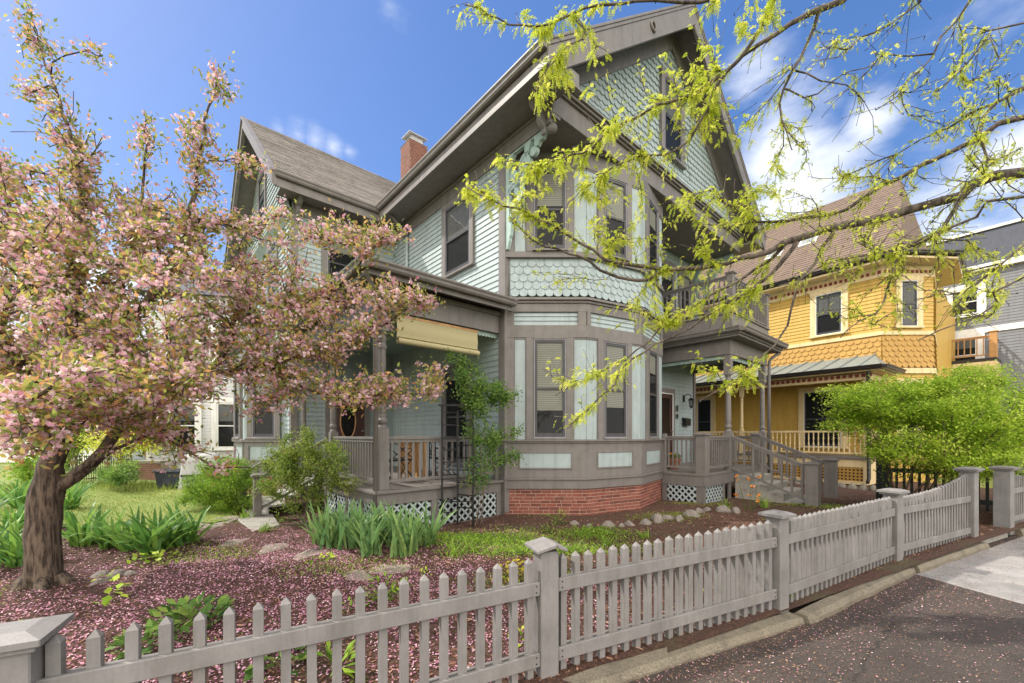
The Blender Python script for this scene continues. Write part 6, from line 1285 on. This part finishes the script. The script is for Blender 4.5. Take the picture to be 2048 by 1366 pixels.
Pp = scatter(lambda x, y, r: fd(x, y) > .03 and not inhouse(x, y) and not inpoly(x, y, lawn_poly) and r.random() < max(petaldens(x, y) * 1.25, .015) * (.55 + .9 * max(0, math.sin(x * 5.1 + 2 * math.sin(y * 4.3)) * math.sin(y * 6.3 + x * 2.2) + .3)) * (1.0 if y < 7 else .4), 36000, -8, 3.2, 1.5, 8.6, 51)
MAT['fallen'] = leafmat('fallen_pink_petal', [(0, (.28, .10, .15)), (.35, (.44, .19, .27)), (.75, (.60, .33, .41)), (1, (.78, .58, .62))], .15, .8)
D = rdir(len(Pp)) * [1, 1, .35]; quads_obj('fallen_petals', MAT['fallen'], leaf_quads(Pp + [0, 0, .008], D, rng.uniform(.014, .026, len(Pp)), rng.uniform(.012, .02, len(Pp)), np.tile([0, 0, 1.], (len(Pp), 1))), None, None, kind='stuff')
def chips(P, name, mat, L0, L1, zoff=.006):
    n = len(P); a = rng.uniform(0, 6.28, n); D = np.stack([np.cos(a), np.sin(a), rng.uniform(-.25, .35, n)], 1); L = rng.uniform(L0, L1, n); Wd = L * rng.uniform(.18, .4, n)
    D = unit(D); S = unit(np.cross(D, np.tile([0, 0, 1.], (n, 1)) + rng.normal(size=(n, 3)) * .25)); c = P + [0, 0, zoff]; d = D * L[:, None] / 2; s = S * Wd[:, None] / 2
    return quads_obj(name, mat, np.stack([c - d - s, c + d - s * .7, c + d + s * .7, c - d + s], 1), None, None, kind='stuff')
MAT['chip'] = leafmat('mulch_chip', [(0, (.03, .014, .009)), (.4, (.10, .045, .028)), (.8, (.24, .12, .075)), (1, (.40, .25, .17))], 0.0, .9)
Pc = scatter(lambda x, y, r: fd(x, y) > -.06 and not inhouse(x, y) and not inpoly(x, y, lawn_poly) and r.random() < .25 + 1.3 * math.exp(-fd(x, y) / 2.2), 34000, -7, 9.5, 1.5, 11, 52)
chips(Pc, 'mulch_chips', MAT['chip'], .018, .055)
fq = []
for i, (px, py, a_, b_, lb) in enumerate(FS[2:]):
    p = G(px, py, .08); fq.append(np.stack([p.x + rng.normal(0, .2, 90), p.y + rng.normal(0, .16, 90), np.full(90, gz(p.x, p.y) + .022)], 1))
fq = np.concatenate(fq); quads_obj('fallen_petals', MAT['fallen'], leaf_quads(fq, rdir(len(fq)) * [1, 1, .15], rng.uniform(.014, .024, len(fq)), rng.uniform(.012, .018, len(fq)), np.tile([0, 0, 1.], (len(fq), 1))), None, None, kind='stuff')
# litter on the asphalt: petals and bits along the kerb
def lit(x, y, r):
    d = -fd(x, y); s = fs(x, y); return .14 < d < 2.5 and -1 < s < 12 and r.random() < 1.3 * math.exp(-(d - .14) / .32) * (1 if s < 7.5 else .5) + (.16 if s < 7.6 else .012)
Pl = scatter(lit, 30000, -2.5, 9.5, .4, 7.5, 53); Pl[:, 2] = np.where([fs(x, y) > 7.62 for x, y, _ in Pl], .012, .004)
MAT['litter'] = leafmat('dry_leaf_litter', [(0, (.05, .028, .018)), (.5, (.17, .09, .055)), (.85, (.33, .20, .13)), (1, (.48, .34, .25))], 0, .9)
chips(Pl[:26000], 'street_litter', MAT['litter'], .006, .019, .005)
P_ = Pl[26000:]; quads_obj('street_petals', MAT['fallen'], leaf_quads(P_ + [0, 0, .003], rdir(len(P_)) * [1, 1, .2], rng.uniform(.008, .017, len(P_)), rng.uniform(.008, .014, len(P_)), np.tile([0, 0, 1.], (len(P_), 1))), None, None, kind='stuff')
# lawn blades
Pg = scatter(lambda x, y, r: inpoly(x, y, lawn_poly), 22000, -16, -2.5, 6.2, 13.5, 54); Pg[:, 2] += .02
MAT['blade'] = leafmat('grass_blade', [(0, (.11, .18, .03)), (.6, (.23, .31, .05)), (1, (.42, .43, .11))], .3)
quads_obj('grass', MAT['blade'], leaf_quads(Pg, rdir(len(Pg)) * .5 + [0, 0, 1], rng.uniform(.025, .06, len(Pg)), rng.uniform(.006, .012, len(Pg))), None, None, kind='stuff')
def gcov(x, y, r):
    a = G(960, 1085, .08); b = G(1190, 1075, .08); c = G(1080, 1110, .08); best = min(((x - a.x) / .9) ** 2 + ((y - a.y) / .35) ** 2, ((x - b.x) / .45) ** 2 + ((y - b.y) / .25) ** 2, ((x - c.x) / .9) ** 2 + ((y - c.y) / .25) ** 2)
    return r.random() < math.exp(-best * 1.3)
Pv = scatter(gcov, 9000, -2, 2.5, 5.2, 7.6, 55); hz_ = rng.random(len(Pv)); Pv[:, 2] += hz_ * .09
quads_obj('ground_cover', MAT['yewleaf'], leaf_quads(Pv, rdir(len(Pv)) + [0, 0, .5], rng.uniform(.03, .055, len(Pv)), rng.uniform(.008, .016, len(Pv))), None, None, kind='stuff')
def wd(x, y, r):
    if inhouse(x, y) or inpoly(x, y, lawn_poly) or fd(x, y) < .3: return False
    n = math.sin(x * 2.3 + 1.7 * math.sin(y * 1.9)) + math.sin(y * 3.1 + x * .7); return r.random() < max(0, n - .35) * .5 * (1 if y > 4.2 else .12)
Pw = scatter(wd, 13000, -6, 8, 2.5, 9.5, 56); quads_obj('weeds', MAT['shrubleaf'], leaf_quads(Pw, rdir(len(Pw)) + [0, 0, .7], rng.uniform(.02, .05, len(Pw)), rng.uniform(.008, .018, len(Pw))), None, None, kind='stuff')
ge = scatter(lambda x, y, r: abs(y - 12.3 - .15 * x * 0) < .9 and r.random() < .9, 3000, -15, -6.5, 11.2, 13.4, 57)
quads_obj('tall_grass', MAT['blade'], leaf_quads(ge, rdir(len(ge)) * .35 + [0, 0, 1], rng.uniform(.10, .28, len(ge)), rng.uniform(.008, .016, len(ge))), None, None, kind='stuff')
